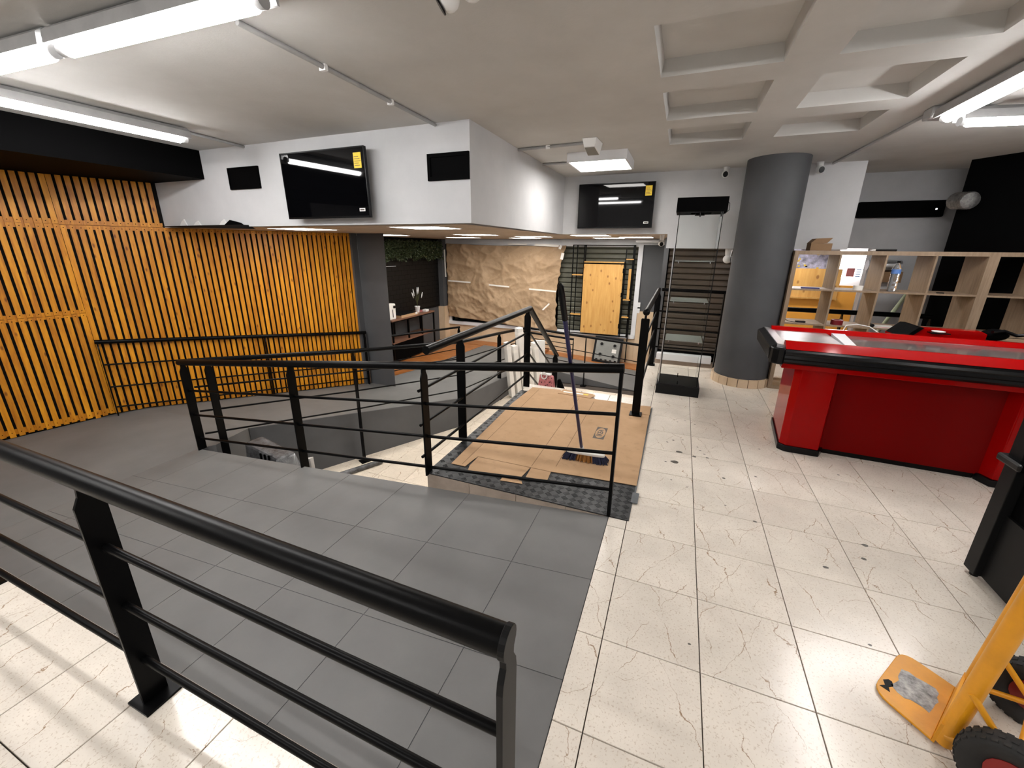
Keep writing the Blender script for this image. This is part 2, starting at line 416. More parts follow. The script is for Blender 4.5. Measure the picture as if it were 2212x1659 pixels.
# ---- second ramp: diagonal part, then along the depth, then ramp to the right
W0 = (-4.28, 1.02); W1 = (-2.945, 3.585); W2 = (-2.80, 5.30); W3 = (-2.80, 6.48)
def quadslab(name, pts, mat, zb=ZP):
    return struct(name, MB().hexa([(p[0], p[1], zb) for p in pts] + list(pts)), mat)
sgr = 'grey_ramp'
quadslab('ramp_diagonal', [(-6.10, .95, ZL), (-4.30, 1.05, ZL), (W1[0], W1[1], -.668), (F.x, F.y, -.70)], sgr)
quadslab('ramp_middle', [(F.x, F.y, -.70), (W1[0], W1[1], -.668), (W2[0], W2[1], -.76), (-4.62, 5.30, -.77)], sgr)
quadslab('floor_turn', [(-4.62, 5.30, -.77), (W2[0], W2[1], -.76), (W3[0], W3[1], -.82), (-4.55, 6.48, -.79)], sgr)
quadslab('floor_turn_rear', [(-4.55, 6.48, -.79), (W3[0], W3[1], -.82), (-2.80, 7.60, -.84), (-4.44, 7.66, -.80)], sgr)
quadslab('ramp_rear', [(W3[0], W3[1], -.82), (-.46, 6.55, ZP + .004), (-.20, 7.50, -1.02), (-2.80, 7.60, -.84)], sgr)
# darker painted side faces of the ramps, proud of the slabs
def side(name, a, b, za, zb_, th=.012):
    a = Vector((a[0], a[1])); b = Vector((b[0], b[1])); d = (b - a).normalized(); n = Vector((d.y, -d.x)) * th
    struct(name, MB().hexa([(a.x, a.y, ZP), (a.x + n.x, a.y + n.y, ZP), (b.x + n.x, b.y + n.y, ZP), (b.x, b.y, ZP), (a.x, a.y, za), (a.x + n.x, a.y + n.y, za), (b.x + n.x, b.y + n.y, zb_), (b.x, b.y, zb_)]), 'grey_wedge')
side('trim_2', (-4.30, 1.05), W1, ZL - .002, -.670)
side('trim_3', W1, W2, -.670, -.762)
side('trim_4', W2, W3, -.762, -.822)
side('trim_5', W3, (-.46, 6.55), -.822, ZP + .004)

# ---- lower floor (pit) with cream tiles
pit = struct('floor_lower', B(-5.2, .2, .3, 8.2, ZP - .2, ZP - .012), 'grout')
for i in range(-11, 0):
    for j in range(2, 16):
        x, y = .4 * i, .4 * j + .25
        cx, cy = x + .2, y + .2
        if x < -4.3 + max(0, (y - 1.05)) * .52 - .35 and y < 3.6: continue
        if y >= 3.2 and x < -3.2: continue
        if x > -1.7 and y < 4.4: continue
        if y + .4 > 6.6: continue
        tile(x, x + .4, y, y + .4, pit, 'pit_tile', ZP)
obj('floor_field', MB().box(-1.6, .2, .3, 4.6, ZP - .012, ZP), 'pit_tile', pit)

# ---- laminate floor of the back room, planks
lam = struct('floor_rear', MB().prism([(-6.1, 3.6), (-4.86, 3.73), (-4.63, 5.3), (-4.56, 6.48), (-4.45, 7.67), (-2.8, 7.61), (-2.8, 8.3), (-6.1, 8.3)], ZP - .1, -.812), 'laminate')
def lamz(x): return -.80 - max(0, x + 4.4) * .052
m = MB().hexa([(-2.81, 7.60, ZP - .1), (-.2, 7.50, ZP - .1), (-.2, 8.3, ZP - .1), (-2.81, 8.3, ZP - .1), (-2.81, 7.60, lamz(-2.8) - .012), (-.2, 7.50, lamz(-.2) - .012), (-.2, 8.3, lamz(-.2) - .012), (-2.81, 8.3, lamz(-2.8) - .012)])
obj('rear_strip', m, 'laminate', lam)
rl = random.Random(5)
y = 7.63
while y < 8.12:
    x = -6.0 + rl.random() * .6
    while x < -.25:
        x2 = min(x + 1.1, -.22)
        q = [(x, y), (x2 - .003, y), (x2 - .003, y + .117), (x, y + .117)]
        obj('plank', MB().hexa([(a, b, lamz(a) - .011) for a, b in q] + [(a, b, lamz(a)) for a, b in q]), 'laminate', lam); x = x2
    y += .12
y = 4.0
while y < 7.5:
    xr = -4.86 + (y - 3.73) * .105
    x = -6.0 - rl.random() * .4
    while x < xr - .05:
        x2 = min(x + .9, xr)
        obj('plank', B(max(x, -6.0), x2 - .003, y, y + .147, -.812, -.80), 'laminate', lam); x = x2
    y += .15

# ---- platform: stone block, checker plate, stairs behind
blk = MB()
blk.hexa([(-1.49, .50, ZP), (-.13, .50, ZP), (-.13, 2.84, ZP), (-1.49, 2.84, ZP), (-1.49, .50, -.012), (-.13, .50, -.012), (-.13, 2.84, -.012), (-1.49, 2.84, -.012)])
plat = struct('stair_block', blk, 'pit_wall', label='pale stone block carrying the covered platform and the stairs down')
for i in range(6):
    zt = -.19 * (i + 1)
    obj('step', B(-1.49, -.13, 2.845 + .28 * i, 3.12 + .28 * i, ZP, zt + (.0 if zt > ZP else .0)) if zt > ZP else B(-1.49, -.13, 2.845 + .28 * i, 3.12 + .28 * i, ZP, ZP + .02), 'cream_tile', plat)
for a, b in ((-1.49, -1.13), (-1.128, -.76), (-.758, -.40)):
    obj('kerb_stone', MB().hexa([(a, .488, z1(a) - .02), (b - .002, .488, z1(b) - .02), (b - .002, .502, z1(b) - .02), (a, .502, z1(a) - .02), (a, .488, -.004), (b - .002, .488, -.004), (b - .002, .502, -.004), (a, .502, -.004)]), 'curb_stone', plat)
obj('kerb_stone', MB().hexa([(-.398, .488, z1(-.398) - .02), (-.12, .488, z1(-.12) - .02), (-.12, .502, z1(-.12) - .02), (-.398, .502, z1(-.398) - .02), (-.398, .488, -.004), (-.12, .488, -.004), (-.12, .502, -.004), (-.398, .502, -.004)]), 'curb_stone', plat)
for i in range(4):
    a = -1.49 + .34 * i
    tile(a, a + .34, 2.56, 2.84, plat, 'cream_tile', 0, name='nosing_tile')
cp = thing('checker_plate', 'dark grey metal tread plate lying under the cardboard sheets', 'metal plate', (-.75, 1.5, -.001))
obj('plate', B(-1.50, .012, .49, 2.56, -.001, .006), 'checker_plate', cp)
m = MB()
cell = .058
for i in range(26):
    for j in range(36):
        x, y = -1.475 + cell * i, .515 + cell * j
        if not (y < .95 or x < -1.33): continue
        s = 1 if (i + j) % 2 else -1
        d = Vector((.7071, .7071 * s, 0)); n = Vector((-.7071 * s, .7071, 0))
        for k in range(-2, 3):
            c = Vector((x, y, .0068)) + n * k * .0088
            m.obox(c, d, n, (0, 0, 1), .034, .0034, .0022)
lug = obj('tread_lug', m, 'checker_plate', cp); lug['kind'] = 'stuff'
obj('edge_strip', B(.000, .045, .69, .82, .007, .012), 'alu_strip', cp)
obj('edge_strip', B(.012, .022, .82, 2.58, -.0005, .010), 'alu_strip', cp)

# ------------------------------------------------------------------ ceiling with coffers
m = MB()
cof_x = [(-.12, .52), (.77, 1.41), (2.05, 2.69), (3.3, 3.94)]
cof_y = [(-1.30, -.67), (-.38, .26), (.53, 1.18), (1.45, 2.12), (2.38, 2.98)]
D = .09
def ceil_rect(x0, x1, y0, y1, z=ZC): m.add([(x0, y0, z), (x1, y0, z), (x1, y1, z), (x0, y1, z)], [(3, 2, 1, 0)])
xsb = [-7.2]; [xsb.extend(c) for c in cof_x]; xsb.append(4.7)
ysb = [-5.2]; [ysb.extend(c) for c in cof_y]; ysb.append(5.7)
for i in range(len(xsb) - 1):
    for j in range(len(ysb) - 1):
        x0, x1, y0, y1 = xsb[i], xsb[i + 1], ysb[j], ysb[j + 1]
        if i % 2 == 1 and j % 2 == 1:
            if cof_x[i // 2][0] > 2 and not (cof_y[j // 2][0] > 2): ceil_rect(x0, x1, y0, y1); continue
            t = .012; z2 = ZC + D
            a, b, c, d = x0 + t, x1 - t, y0 + t, y1 - t
            m.add([(x0, y0, ZC), (x1, y0, ZC), (x1, y1, ZC), (x0, y1, ZC), (a, c, z2), (b, c, z2), (b, d, z2), (a, d, z2)], [(0, 1, 5, 4), (1, 2, 6, 5), (2, 3, 7, 6), (3, 0, 4, 7), (7, 6, 5, 4)])
        else: ceil_rect(x0, x1, y0, y1)
m.box(-7.3, 4.8, -5.3, 5.8, ZC + .1, ZC + .2)
struct('ceiling', m, 'plaster_ceiling')

# low ceiling over the back room: grid of wood-look panels and square led panels
m = MB(); m.box(-7.2, -1.62, 1.54, 4.67, ZS + .02, ZS + .06); m.box(-7.2, 1.84, 4.67, 8.3, ZS + .02, ZS + .06)
lowc = struct('ceiling_low', m, 'black_matte')
led_spots = {(-4, 1): 'leftmost glowing led panel above the orange slats, under the television', (-1, 1): 'large glowing led panel next to the soffit corner', (-5, 5): 'glowing led panel above the grey pillar beside the hedge',
             (-2, 5): 'glowing led panel in front of the top of the brown paper', (-4, 8): 'small far led panel above the left part of the brown paper', (-2, 9): 'far led panel above the right end of the brown paper', (-1, 7): 'led panel above the middle of the brown paper',
             (1, 6): 'glowing led panel straight below the second television', (1, 9): 'far led panel above the knotty pine door', (2, 8): 'rightmost led panel of the low ceiling, beside the small camera'}
CP = {}
gys = [1.53] + [1.9 + .6 * k for k in range(11)]
led_src = None
for i in range(-8, 7):
    for j in range(0, 11):
        x0, y0, y1_ = -2.2 + .6 * i, gys[j], gys[j + 1]
        if y1_ > 8.2: continue
        if x0 + .6 > -1.58 and y0 < 4.25: continue
        if x0 + .6 > 1.84: continue
        if x0 + .6 > -1.58 and y0 < 4.67: y0 = 4.68
        c = (x0 + .3, (y0 + y1_) / 2, ZS); hy = (y1_ - y0) / 2 - .003
        if (i, j) not in led_spots:
            key = round(hy, 4)
            if key not in CP: CP[key] = obj('ceiling_panel', B(c[0] - .297, c[0] + .297, c[1] - hy, c[1] + hy, ZS, ZS + .018), 'ceiling_wood', lowc, org=c)
            else: dup(CP[key], c, lowc)
            continue
        c = (c[0], c[1], ZS - .004)
        if led_src is None:
            led_src = thing('led_panel', led_spots[(i, j)], 'ceiling light', c, 'led panels in the low ceiling')
            f1 = MB()
            for a in ((-.297, -.282, -.297, .297), (.282, .297, -.297, .297), (-.282, .282, -.297, -.282), (-.282, .282, .282, .297)):
                f1.box(c[0] + a[0], c[0] + a[1], c[1] + a[2], c[1] + a[3], c[2], c[2] + .02)
            led_f = obj('frame', f1, 'white_metal', led_src); led_d = obj('diffuser', B(c[0] - .281, c[0] + .281, c[1] - .281, c[1] + .281, c[2] + .002, c[2] + .018), 'panel_glow', led_src)
        else:
            r_ = led_src.copy(); COL.objects.link(r_); r_.location = c; WL[r_.name] = c; r_['label'] = led_spots[(i, j)]
            for ch in (led_f, led_d):
                k_ = ch.copy(); COL.objects.link(k_); k_.parent = r_

# ------------------------------------------------------------------ walls of the hall
struct('wall_soffit_front', B(-7.2, -1.6, 1.52, 1.66, ZS, ZC), 'plaster_white')
struct('wall_soffit_side', B(-1.74, -1.6, 1.66, 4.53, ZS, ZC), 'plaster_white')
m = MB(); m.box(-1.6, -.10, 4.53, 4.67, ZS, ZC); m.box(-.10, 1.98, 4.53, 4.67, 1.67, ZC)
struct('wall_back_upper', m, 'plaster_white')
m = MB(); m.box(2.54, 3.6, 5.50, 5.62, 0, 1.69); m.box(1.99, 3.6, 5.50, 5.62, 1.69, ZC)
struct('wall_back_right', m, 'plaster_far_grey')
struct('wall_back_return', B(1.86, 1.98, 4.67, 6.4, 1.67, ZC), 'plaster_white')
d = Vector((.247, -.333)).normalized(); a = Vector((3.03, 4.86)); b = a + d * 2.6; n = Vector((-d.y, d.x)) * -.1
m = MB().prism([(a.x, a.y), (b.x, b.y), (b.x + .25, b.y + .12), (a.x + .25, a.y + .12)], 0, ZC)
m.prism([(3.13, 4.88), (3.33, 4.90), (3.6, 5.6), (3.4, 5.6)], 0, ZC)
struct('wall_right_black', m, 'black_matte')
struct('wall_right', B(4.6, 4.75, -5.2, 5.6, 0, ZC), 'plaster_white')
struct('wall_near', B(-7.2, 4.75, -5.35, -5.2, -.3, ZC), 'plaster_white')
struct('wall_far_left', B(-7.3, -7.15, -5.2, -1.9, -.6, ZC), 'plaster_white')
# edge of the upper floor at the back, seen as a drop to the lower level
struct('trim_6', B(-.2, 4.6, 4.531, 4.56, -.9, -.001), 'pit_wall')

# left wall: dark backing, two straight runs, orange slats one by one
dKF = (F - K).normalized(); nKF = Vector((dKF.y, -dKF.x)); d0 = (K - K0).normalized(); n0 = Vector((d0.y, -d0.x))
def wallrun(a, b, n, z0, z1_):
    return MB().prism([(a.x - n.x * .15, a.y - n.y * .15), (b.x - n.x * .15, b.y - n.y * .15), (b.x, b.y), (a.x, a.y)][::-1], z0, z1_)
wl = struct('wall_left', wallrun(K0, K, n0, ZL - .4, ZC), 'wall_black')
wl2 = struct('wall_left_diagonal', wallrun(K, F, nKF, -1.0, ZC), 'wall_black')
def zfloor_diag(y): return ZL if y < .95 else ZL + (y - .95) / (3.72 - .95) * (-.70 - ZL)
def slat(parent, p, dd, nn, z0, z1_, w=.045, th=.02, off=.012):
    c = Vector((p.x + nn.x * (off + th / 2), p.y + nn.y * (off + th / 2), (z0 + z1_) / 2))
    obj('slat', MB().obox(c, (dd.x, dd.y, 0), (nn.x, nn.y, 0), (0, 0, 1), w, th, z1_ - z0), 'slat_wood', parent)
scr = {wl.name: MB(), wl2.name: MB()}
def screw(parent, p, nn, z):
    c = Vector((p.x + nn.x * .0325, p.y + nn.y * .0325, z)); t_ = Vector((-nn.y, nn.x, 0))
    scr[parent.name].obox(c, t_, (nn.x, nn.y, 0), (0, 0, 1), .008, .0016, .008)
pitch = .0672; rs = random.Random(11)
L = (F - K).length; i = 0; s = .025
while s < L - .02:
    p = K + dKF * s; zf = zfloor_diag(p.y) + .012
    lean = rs.uniform(-.004, .004)
    slat(wl2, p, dKF, nKF, zf + rs.uniform(0, .01), ZS - .004)
    screw(wl2, p, nKF, ZS - .03)
    if p.y < 1.50:
        slat(wl2, p, dKF, nKF, ZS + .002, 2.358); screw(wl2, p, nKF, ZS + .03)
    s += pitch + rs.uniform(-.002, .002)
L0 = (K - K0).length; s = .03
while s < L0 - .01:
    p = K - d0 * s
    jt = .90 + rs.uniform(-.004, .004)
    slat(wl, p, d0, n0, ZL + .005 + rs.uniform(0, .02), jt - .004); slat(wl, p, d0, n0, jt + .002, ZS + .004); slat(wl, p, d0, n0, ZS + .008, 2.358)
    for z in (jt - .03, jt + .03, ZS - .025, ZS + .035, ZL + .06): screw(wl, p, n0, z)
    s += pitch + rs.uniform(-.002, .002)
    if p.y < -1.15: break
for q in (wl, wl2):
    o = obj('screw_head', scr[q.name], 'black_matte', q); o['kind'] = 'stuff'
def batten(parent, a, b, nn, z0, z1_):
    obj('batten', MB().prism([(a.x, a.y), (b.x, b.y), (b.x + nn.x * .0135, b.y + nn.y * .0135), (a.x + nn.x * .0135, a.y + nn.y * .0135)][::-1], z0, z1_), 'slat_wood', parent)
batten(wl2, K, F, nKF, ZS - .045, ZS - .002); batten(wl2, K, K + dKF * .88, nKF, ZS, ZS + .05)
batten(wl, K0, K, n0, ZS - .04, ZS + .06); batten(wl, K0, K, n0, .865, .94); batten(wl, K0, K, n0, ZL + .03, ZL + .09)
# black boxed beam below the ceiling on the left
struct('beam_black', MB().prism([(-4.93, 1.519), (-7.1, 1.519), (-7.1, -5.0), (-4.93, -5.0)], 2.362, ZC - .001), 'black_matte')

# ------------------------------------------------------------------ round grey column with stone plinth
col_c = (1.015, 4.08); col_r = .315
cl = struct('column', MB().lathe((col_c[0], col_c[1], 0), [(col_r, .10), (col_r, ZC - .001)], 48), 'plaster_grey', smooth=True)
for i in range(18):
    a0, a1 = 2 * PI * i / 18 + .012, 2 * PI * (i + 1) / 18 - .012; r0, r1 = col_r - .01, col_r + .028
    am = (a0 + a1) / 2
    pts = [(col_c[0] + r * math.cos(a), col_c[1] + r * math.sin(a)) for r, a in ((r0, a0), (r1, a0), (r1, am), (r1, a1), (r0, a1))]
    obj('plinth_stone', MB().prism(pts, 0, .105), 'wainscot', cl)

# ------------------------------------------------------------------ back room walls
struct('wall_pillar_grey', MB().prism([(-4.83, 3.725), (-4.29, 3.725), (-4.70, 4.15), (-4.83, 4.15)], -.85, ZS - .001), 'plaster_grey')
wr = struct('wall_rear_left', B(-6.05, -5.90, 3.6, 8.2, -.9, ZS), 'plaster_grey')
struct('wall_rear_left_return', B(-5.9, -4.83, 3.6, 3.72, -.9, ZS), 'plaster_grey')
struct('wall_pillar_rear', B(-5.90, -5.74, 7.86, 8.12, -.9, ZS), 'plaster_grey')
m = MB(); m.box(-6.0, .0, 8.12, 8.26, -1.2, -.30); m.box(-6.0, .0, 8.12, 8.26, 1.78, ZS); m.box(-6.0, -5.70, 8.12, 8.26, -.3, 1.78); m.box(-.74, .0, 8.12, 8.26, -.3, 1.78); m.box(-2.62, -2.30, 8.18, 8.26, -.3, 1.78)
rear = struct('wall_rear', m, 'plaster_grey')
m = MB(); m.box(-6.0, .0, 8.06, 8.12, 1.74, ZS - .001)
struct('trim_7', m, 'white_metal')
# window with dark pane behind the paper, white frame and sill
win = struct('window_1', B(-5.70, -2.62, 8.19, 8.2, -.30, 1.78), 'tv_glass')
obj('window_sill', B(-5.72, -.72, 8.05, 8.125, -.385, -.30), 'white_metal', win)
obj('window_frame', B(-5.72, -5.64, 8.09, 8.13, -.30, 1.76), 'white_metal', win)
obj('window_frame', B(-.80, -.70, 8.08, 8.13, -.38, 1.76), 'white_metal', win)
obj('window_frame', B(-5.72, -.70, 8.085, 8.13, 1.70, 1.76), 'white_metal', win)
# wainscot stones
for x0, x1, zt in [(-5.74, -5.30, -.386), (-5.298, -4.70, -.386), (-4.698, -4.1, -.386), (-4.098, -3.5, -.386), (-3.498, -2.9, -.386), (-2.898, -2.3, -.386), (-2.298, -1.7, -.386), (-1.698, -1.1, -.386), (-1.098, -.70, -.386), (-.698, -.2, .27)]:
    obj('wainscot_stone', B(x0, x1, 8.095, 8.121, -1.1, zt), 'wainscot', rear)
obj('wainscot_stone', B(-5.90, -5.74, 7.84, 7.862, -.80, .12), 'wainscot', rear)
obj('wainscot_stone', B(-5.74, -5.715, 7.84, 8.1, -.80, .12), 'wainscot', rear)
# roller shutter seen through the right half of the window
sh = struct('shutter_1', B(-2.62, -.76, 8.175, 8.185, -.30, 1.78), 'black_matte')
src = None
for i in range(18):
    z = -.295 + .115 * i
    pr = [(-2.62, 8.172, z), (-2.62, 8.150, z + .02), (-2.62, 8.150, z + .085), (-2.62, 8.165, z + .108), (-2.62, 8.172, z + .108)]
    if src is None: src = obj('slat', MB().extr(pr, (1.86, 0, 0)), 'shutter_olive', sh, org=(-2.62, 8.172, z))
    else: dup(src, (-2.62, 8.172, z), sh)
# second shutter behind the glass cabinet
sh = struct('shutter_2', B(-.12, 1.7, 6.66, 6.70, -.30, 1.86), 'black_matte')
src = None
for i in range(19):
    z = -.25 + .105 * i
    pr = [(-.10, 6.658, z), (-.10, 6.632, z + .02), (-.10, 6.632, z + .075), (-.10, 6.65, z + .10), (-.10, 6.658, z + .10)]
    if src is None: src = obj('slat', MB().extr(pr, (1.8, 0, 0)), 'shutter_brown', sh, org=(-.10, 6.658, z))
    else: dup(src, (-.10, 6.658, z), sh)
obj('sill', B(-.12, .86, 6.48, 6.66, -.42, -.30), 'white_metal', sh)
obj('riser', B(-.14, 1.7, 6.55, 6.66, -1.0, -.42), 'curb_stone', sh)
struct('wall_rear_right', B(-.2, -.12, 6.6, 8.2, -1.1, ZS), 'plaster_grey')
struct('floor_door_pit', B(-.2, .99, 4.56, 6.66, -1.2, -.62), 'curb_stone')

# ------------------------------------------------------------------ railings
def railing(name, label, rail, posts, bars, base, r=.03, rb=.0115, ball=False, group=None):
    """rail: polyline of the handrail axis; posts: (x, y, z_foot, z_top, dx, dy, foot?); bars: list of polylines"""
    t = thing(name, label, 'railing', base, group)
    obj('handrail', MB().tube(rail, r, 20), 'black_paint', t, smooth=True)
    for (x, y, zf, zt, dx, dy, foot) in posts:
        d = Vector((dx, dy, 0)).normalized(); n = Vector((-d.y, d.x, 0)); c = Vector((x, y, 0)); w_, th = .080, .013
        prof = [(-w_ / 2, zf), (w_ / 2, zf), (w_ / 2, zt - .085), (.024, zt - .05), (.021, zt - .012), (-.021, zt - .012), (-.024, zt - .05), (-w_ / 2, zt - .085)]
        if foot == 2: prof = [(-w_ / 2, zf), (w_ / 2, zf), (w_ / 2, zt - .01), (w_ / 2 - .006, zt), (-w_ / 2 + .006, zt), (-w_ / 2, zt - .01)]
        p = obj('post', MB().extr([c + n * a + Vector((0, 0, z)) - d * th / 2 for a, z in prof], d * th), 'black_paint', t, bevel=.0015)
        if foot: obj('foot_plate', MB().obox(c + Vector((0, 0, zf + .005)), d, n, (0, 0, 1), .12, .12, .010), 'black_paint', p)
    for b in bars:
        obj('bar', MB().tube(b, rb, 12), 'black_paint', t, smooth=True)
    return t
# near railing along the ramp, closest to the viewer
Yr = -1.30; Zr = .946
t = railing('ramp_railing', 'thick black handrail in the foreground ending in a capped plate', [(-3.6, Yr, Zr), (-.097, Yr, Zr)],
        [(-1.55, Yr, .0, Zr, 1, 0, 1), (-2.95, Yr, 0, Zr, 1, 0, 1)],
        [[(-3.6, Yr, z), (-.10, Yr, z)] for z in (.694, .446, .195)], (-1.8, Yr, 0), r=.031, rb=.0125)
# capped end plate with a waist below the round rail
prof = [(-.037, 0), (.037, 0), (.037, Zr - .095), (.033, Zr - .07), (.020, Zr - .045), (.021, Zr - .028)]
arc = [(.0335 * math.sin(a), Zr - .0335 * math.cos(a)) for a in [math.radians(q) for q in range(50, 311, 20)]]
prof2 = prof + arc + [(-x, z) for x, z in reversed(prof[2:])]
obj('end_plate', MB().extr([(-.099, Yr + a, z) for a, z in prof2], (.014, 0, 0)), 'charcoal', t, bevel=.0012)
# far side railing of the ramp
Ym = .50
def zm(x): return 1.0 + .1035 * (x + .115)
t = railing('ramp_railing', 'black railing sloping down to the left in front of the cardboard platform', [(-.105, Ym, 1.0), (-4.29, Ym, zm(-4.29))],
        [(-1.48, Ym, -.005, zm(-1.48), 1, 0, 0), (-2.80, Ym, ZP, zm(-2.80), 1, 0, 0), (-4.24, Ym, z1(-4.24), zm(-4.24), 1, 0, 0)],
        [[(-.115, Ym, zm(-.115) - dz), (-4.24, Ym, zm(-4.24) - dz)] for dz in (.288, .548, .805)], (-2.1, Ym, -.1), r=.029)
obj('post', B(-.127, -.107, Ym - .021, Ym + .021, .006, .985), 'black_paint', t)
# railing on the left edge of the platform, continuing down the stairs
Xp_ = -1.49
railing('stair_railing', 'black handrail beside the platform that peaks and drops down the stairs', [(Xp_, .56, .955), (Xp_, 2.80, .965), (Xp_, 4.10, .075)],
        [(Xp_ - .02, 1.10, .006, .955, 0, 1, 0), (Xp_, 2.72, 0, .965, 0, 1, 0), (Xp_, 4.02, -.95, .13, 0, 1, 0)],
        [[(Xp_, .44, .965 - dz), (Xp_, 2.78, .965 - dz), (Xp_, 4.02, .115 - dz)] for dz in (.28, .545, .80)], (Xp_, 1.6, 0), r=.032)
# railing along the upper floor edge on the right of the platform, then along the back
t = railing('edge_railing', 'black railing with round-ended rail beside the tall glass cabinet', [(-.125, 2.23, 1.085), (-.125, 4.47, 1.105)],
        [(-.13, 2.30, .0135, 1.015, 0, 1, 2), (-.125, 4.42, 0, 1.10, 0, 1, 1)],
        [[(-.125, 2.30, 1.09 - dz), (-.125, 4.42, 1.09 - dz)] for dz in (.30, .56, .83)], (-.125, 3.3, 0), r=.027)
obj('ball_end', MB().ball((-.125, 2.235, 1.085), .033), 'black_paint', t, smooth='all')
obj('neck', MB().tube([(-.13, 2.295, .99), (-.13, 2.29, 1.08)], .011, 10), 'black_paint', t, smooth=True)
railing('edge_railing', 'black railing behind the glass cabinet in front of the brown shutter', [(-.085, 4.48, 1.105), (.80, 4.48, 1.10)],
        [(.72, 4.46, 0, 1.10, 1, 0, 0)],
        [[(-.105, 4.48, 1.10 - dz), (.80, 4.48, 1.10 - dz)] for dz in (.30, .56, .83)], (.3, 4.48, 0), r=.024)
railing('edge_railing', 'black flat rail seen through the wooden shelf compartments', [(1.3, 4.62, .905), (3.0, 4.62, .905)],
        [(2.12, 4.62, 0, .90, 1, 0, 0), (3.0, 4.62, 0, .90, 1, 0, 0)], [[(1.3, 4.62, .5), (3.0, 4.62, .5)]], (2.1, 4.62, 0), r=.030)
# wall railing in front of the slats
def onw(s, z, off=.075):
    p = K + dKF * s + nKF * off; return (p.x, p.y, z)
zw = lambda s: .565 + s / L * (.24 - .565)
railing('wall_railing', 'black railing fixed along the orange slatted wall', [onw(0, zw(0)), onw(L - .02, zw(L))],
        [(*onw(.02, 0)[:2], zfloor_diag(.7), zw(0), dKF.x, dKF.y, 0), (*onw(1.75, 0)[:2], zfloor_diag(.7 + 1.75 * .913), zw(1.75), dKF.x, dKF.y, 0), (*onw(L - .05, 0)[:2], zfloor_diag(3.7), zw(L), dKF.x, dKF.y, 0)],
        [[onw(.02, zw(0) - dz), onw(L - .05, zw(L) - dz)] for dz in (.28, .56, .82)], (*onw(1.6, 0)[:2], -.5), r=.025, rb=.010)
# inner railing of the second ramp, standing in the lower floor
A_ = (-3.59, 2.06); Kp = (-2.90, 3.60); Bp = (-2.865, 5.03); Cn = (-2.80, 6.44)
R2 = [(-4.25, .56, .570), (A_[0], A_[1], .397), (Kp[0], Kp[1], .262), (Bp[0], Bp[1], .135), (Cn[0], Cn[1], .0)]
dA = Vector((A_[0] + 4.25, A_[1] - .56)).normalized()
railing('inner_railing', 'black railing bending along the diagonal ramp above the dark grey side wall', R2,
        [(-4.17, .68, ZP, .55, 1, .1, 0), (*A_, ZP, .397, dA.x, dA.y, 1), (*Bp, ZP, .135, .03, 1, 1), (Cn[0], Cn[1], ZP, .0, .03, 1, 0)],
        [[(x, y, z - dz) for x, y, z in R2] for dz in (.27, .53, .78)], (-3.4, 3.2, ZP), r=.026, rb=.010)
R3 = [(-2.755, 6.44, -.003), (-.36, 6.46, -.172)]
railing('inner_railing', 'thin black railing along the rear ramp below the wooden door', R3,
        [(-1.52, 6.45, ZP, -.09, 1, 0, 1), (-.40, 6.46, ZP, -.17, 1, 0, 0)],
        [[(R3[0][0], R3[0][1], R3[0][2] - dz), (R3[1][0], R3[1][1], R3[1][2] - dz - .06)] for dz in (.29, .58)], (-1.6, 6.45, ZP), r=.025, rb=.009)
railing('rear_railing', 'short black railing at the back of the turning floor under the paper', [(-3.5, 7.5, -.30), (-2.02, 7.5, -.40)],
        [(-2.03, 7.5, -.91, -.41, 1, 0, 0), (-3.48, 7.5, -.84, -.31, 1, 0, 0)], [[(-3.5, 7.5, -.30 - dz), (-2.03, 7.5, -.40 - dz)] for dz in (.13, .33)], (-2.8, 7.5, -.9), r=.024, rb=.009)
railing('rear_railing', 'short black railing guarding the wooden floor beside the console table', [(-4.90, 4.40, .02), (-4.42, 6.32, -.09)],
        [(-4.89, 4.42, -.76, .02, .25, 1, 0), (-4.43, 6.30, -.80, -.09, .25, 1, 0)], [[(-4.90, 4.40, .02 - dz), (-4.42, 6.32, -.09 - dz)] for dz in (.25, .50, .70)], (-4.7, 5.4, -.8), r=.023, rb=.009)

# ------------------------------------------------------------------ lamps
def tube_light(name, label, a, b, z, tubes=2, group='fluorescent tubes'):
    a = Vector((*a, z)); b = Vector((*b, z)); d = (b - a).normalized(); n = Vector((-d.y, d.x, 0)); L_ = (b - a).length; mid = (a + b) / 2
    t = thing(name, label, 'ceiling light', (mid.x, mid.y, z), group)
    obj('housing', MB().extr([a - d * .04 + n * u + Vector((0, 0, h)) for u, h in ((-.030, .088), (-.062, .060), (-.068, .006), (-.056, .006), (-.047, .044), (.047, .044), (.056, .006), (.068, .006), (.062, .060), (.030, .088))], d * (L_ + .08)), 'fixture_grey', t)
    obj('tube', MB().tube([a + d * .004, a + d * .02, b - d * .02, b - d * .004], [.024, .036, .036, .024], 18), 'tube_glow', t, smooth=True)
    for p, s in ((a, -1), (b, 1)):
        obj('end_cap', MB().tube([p - d * s * -.002, p + d * s * .034], [.027, .030], 16), 'conduit_grey', t, smooth=True)
    return t
zt = 2.555
tube_light('tube_light', 'long white fluorescent tube at the top left, crossing the ceiling', (-2.74, -.475), (-1.50, -.43), zt)
tube_light('tube_light', 'fluorescent tube cut off by the left edge, end to end with another', (-3.95, -.53), (-2.86, -.482), zt)
tube_light('tube_light', 'fluorescent tube running beside the black beam at the left', (-4.135, -.36), (-4.10, .84), zt)
tube_light('tube_light', 'fluorescent tube at the right edge with a round dark end cap', (1.735, .95), (1.73, 2.32), zt)
tube_light('tube_light', 'second fluorescent tube at the right edge, lying crosswise behind the first', (1.90, 2.49), (3.2, 2.75), zt)
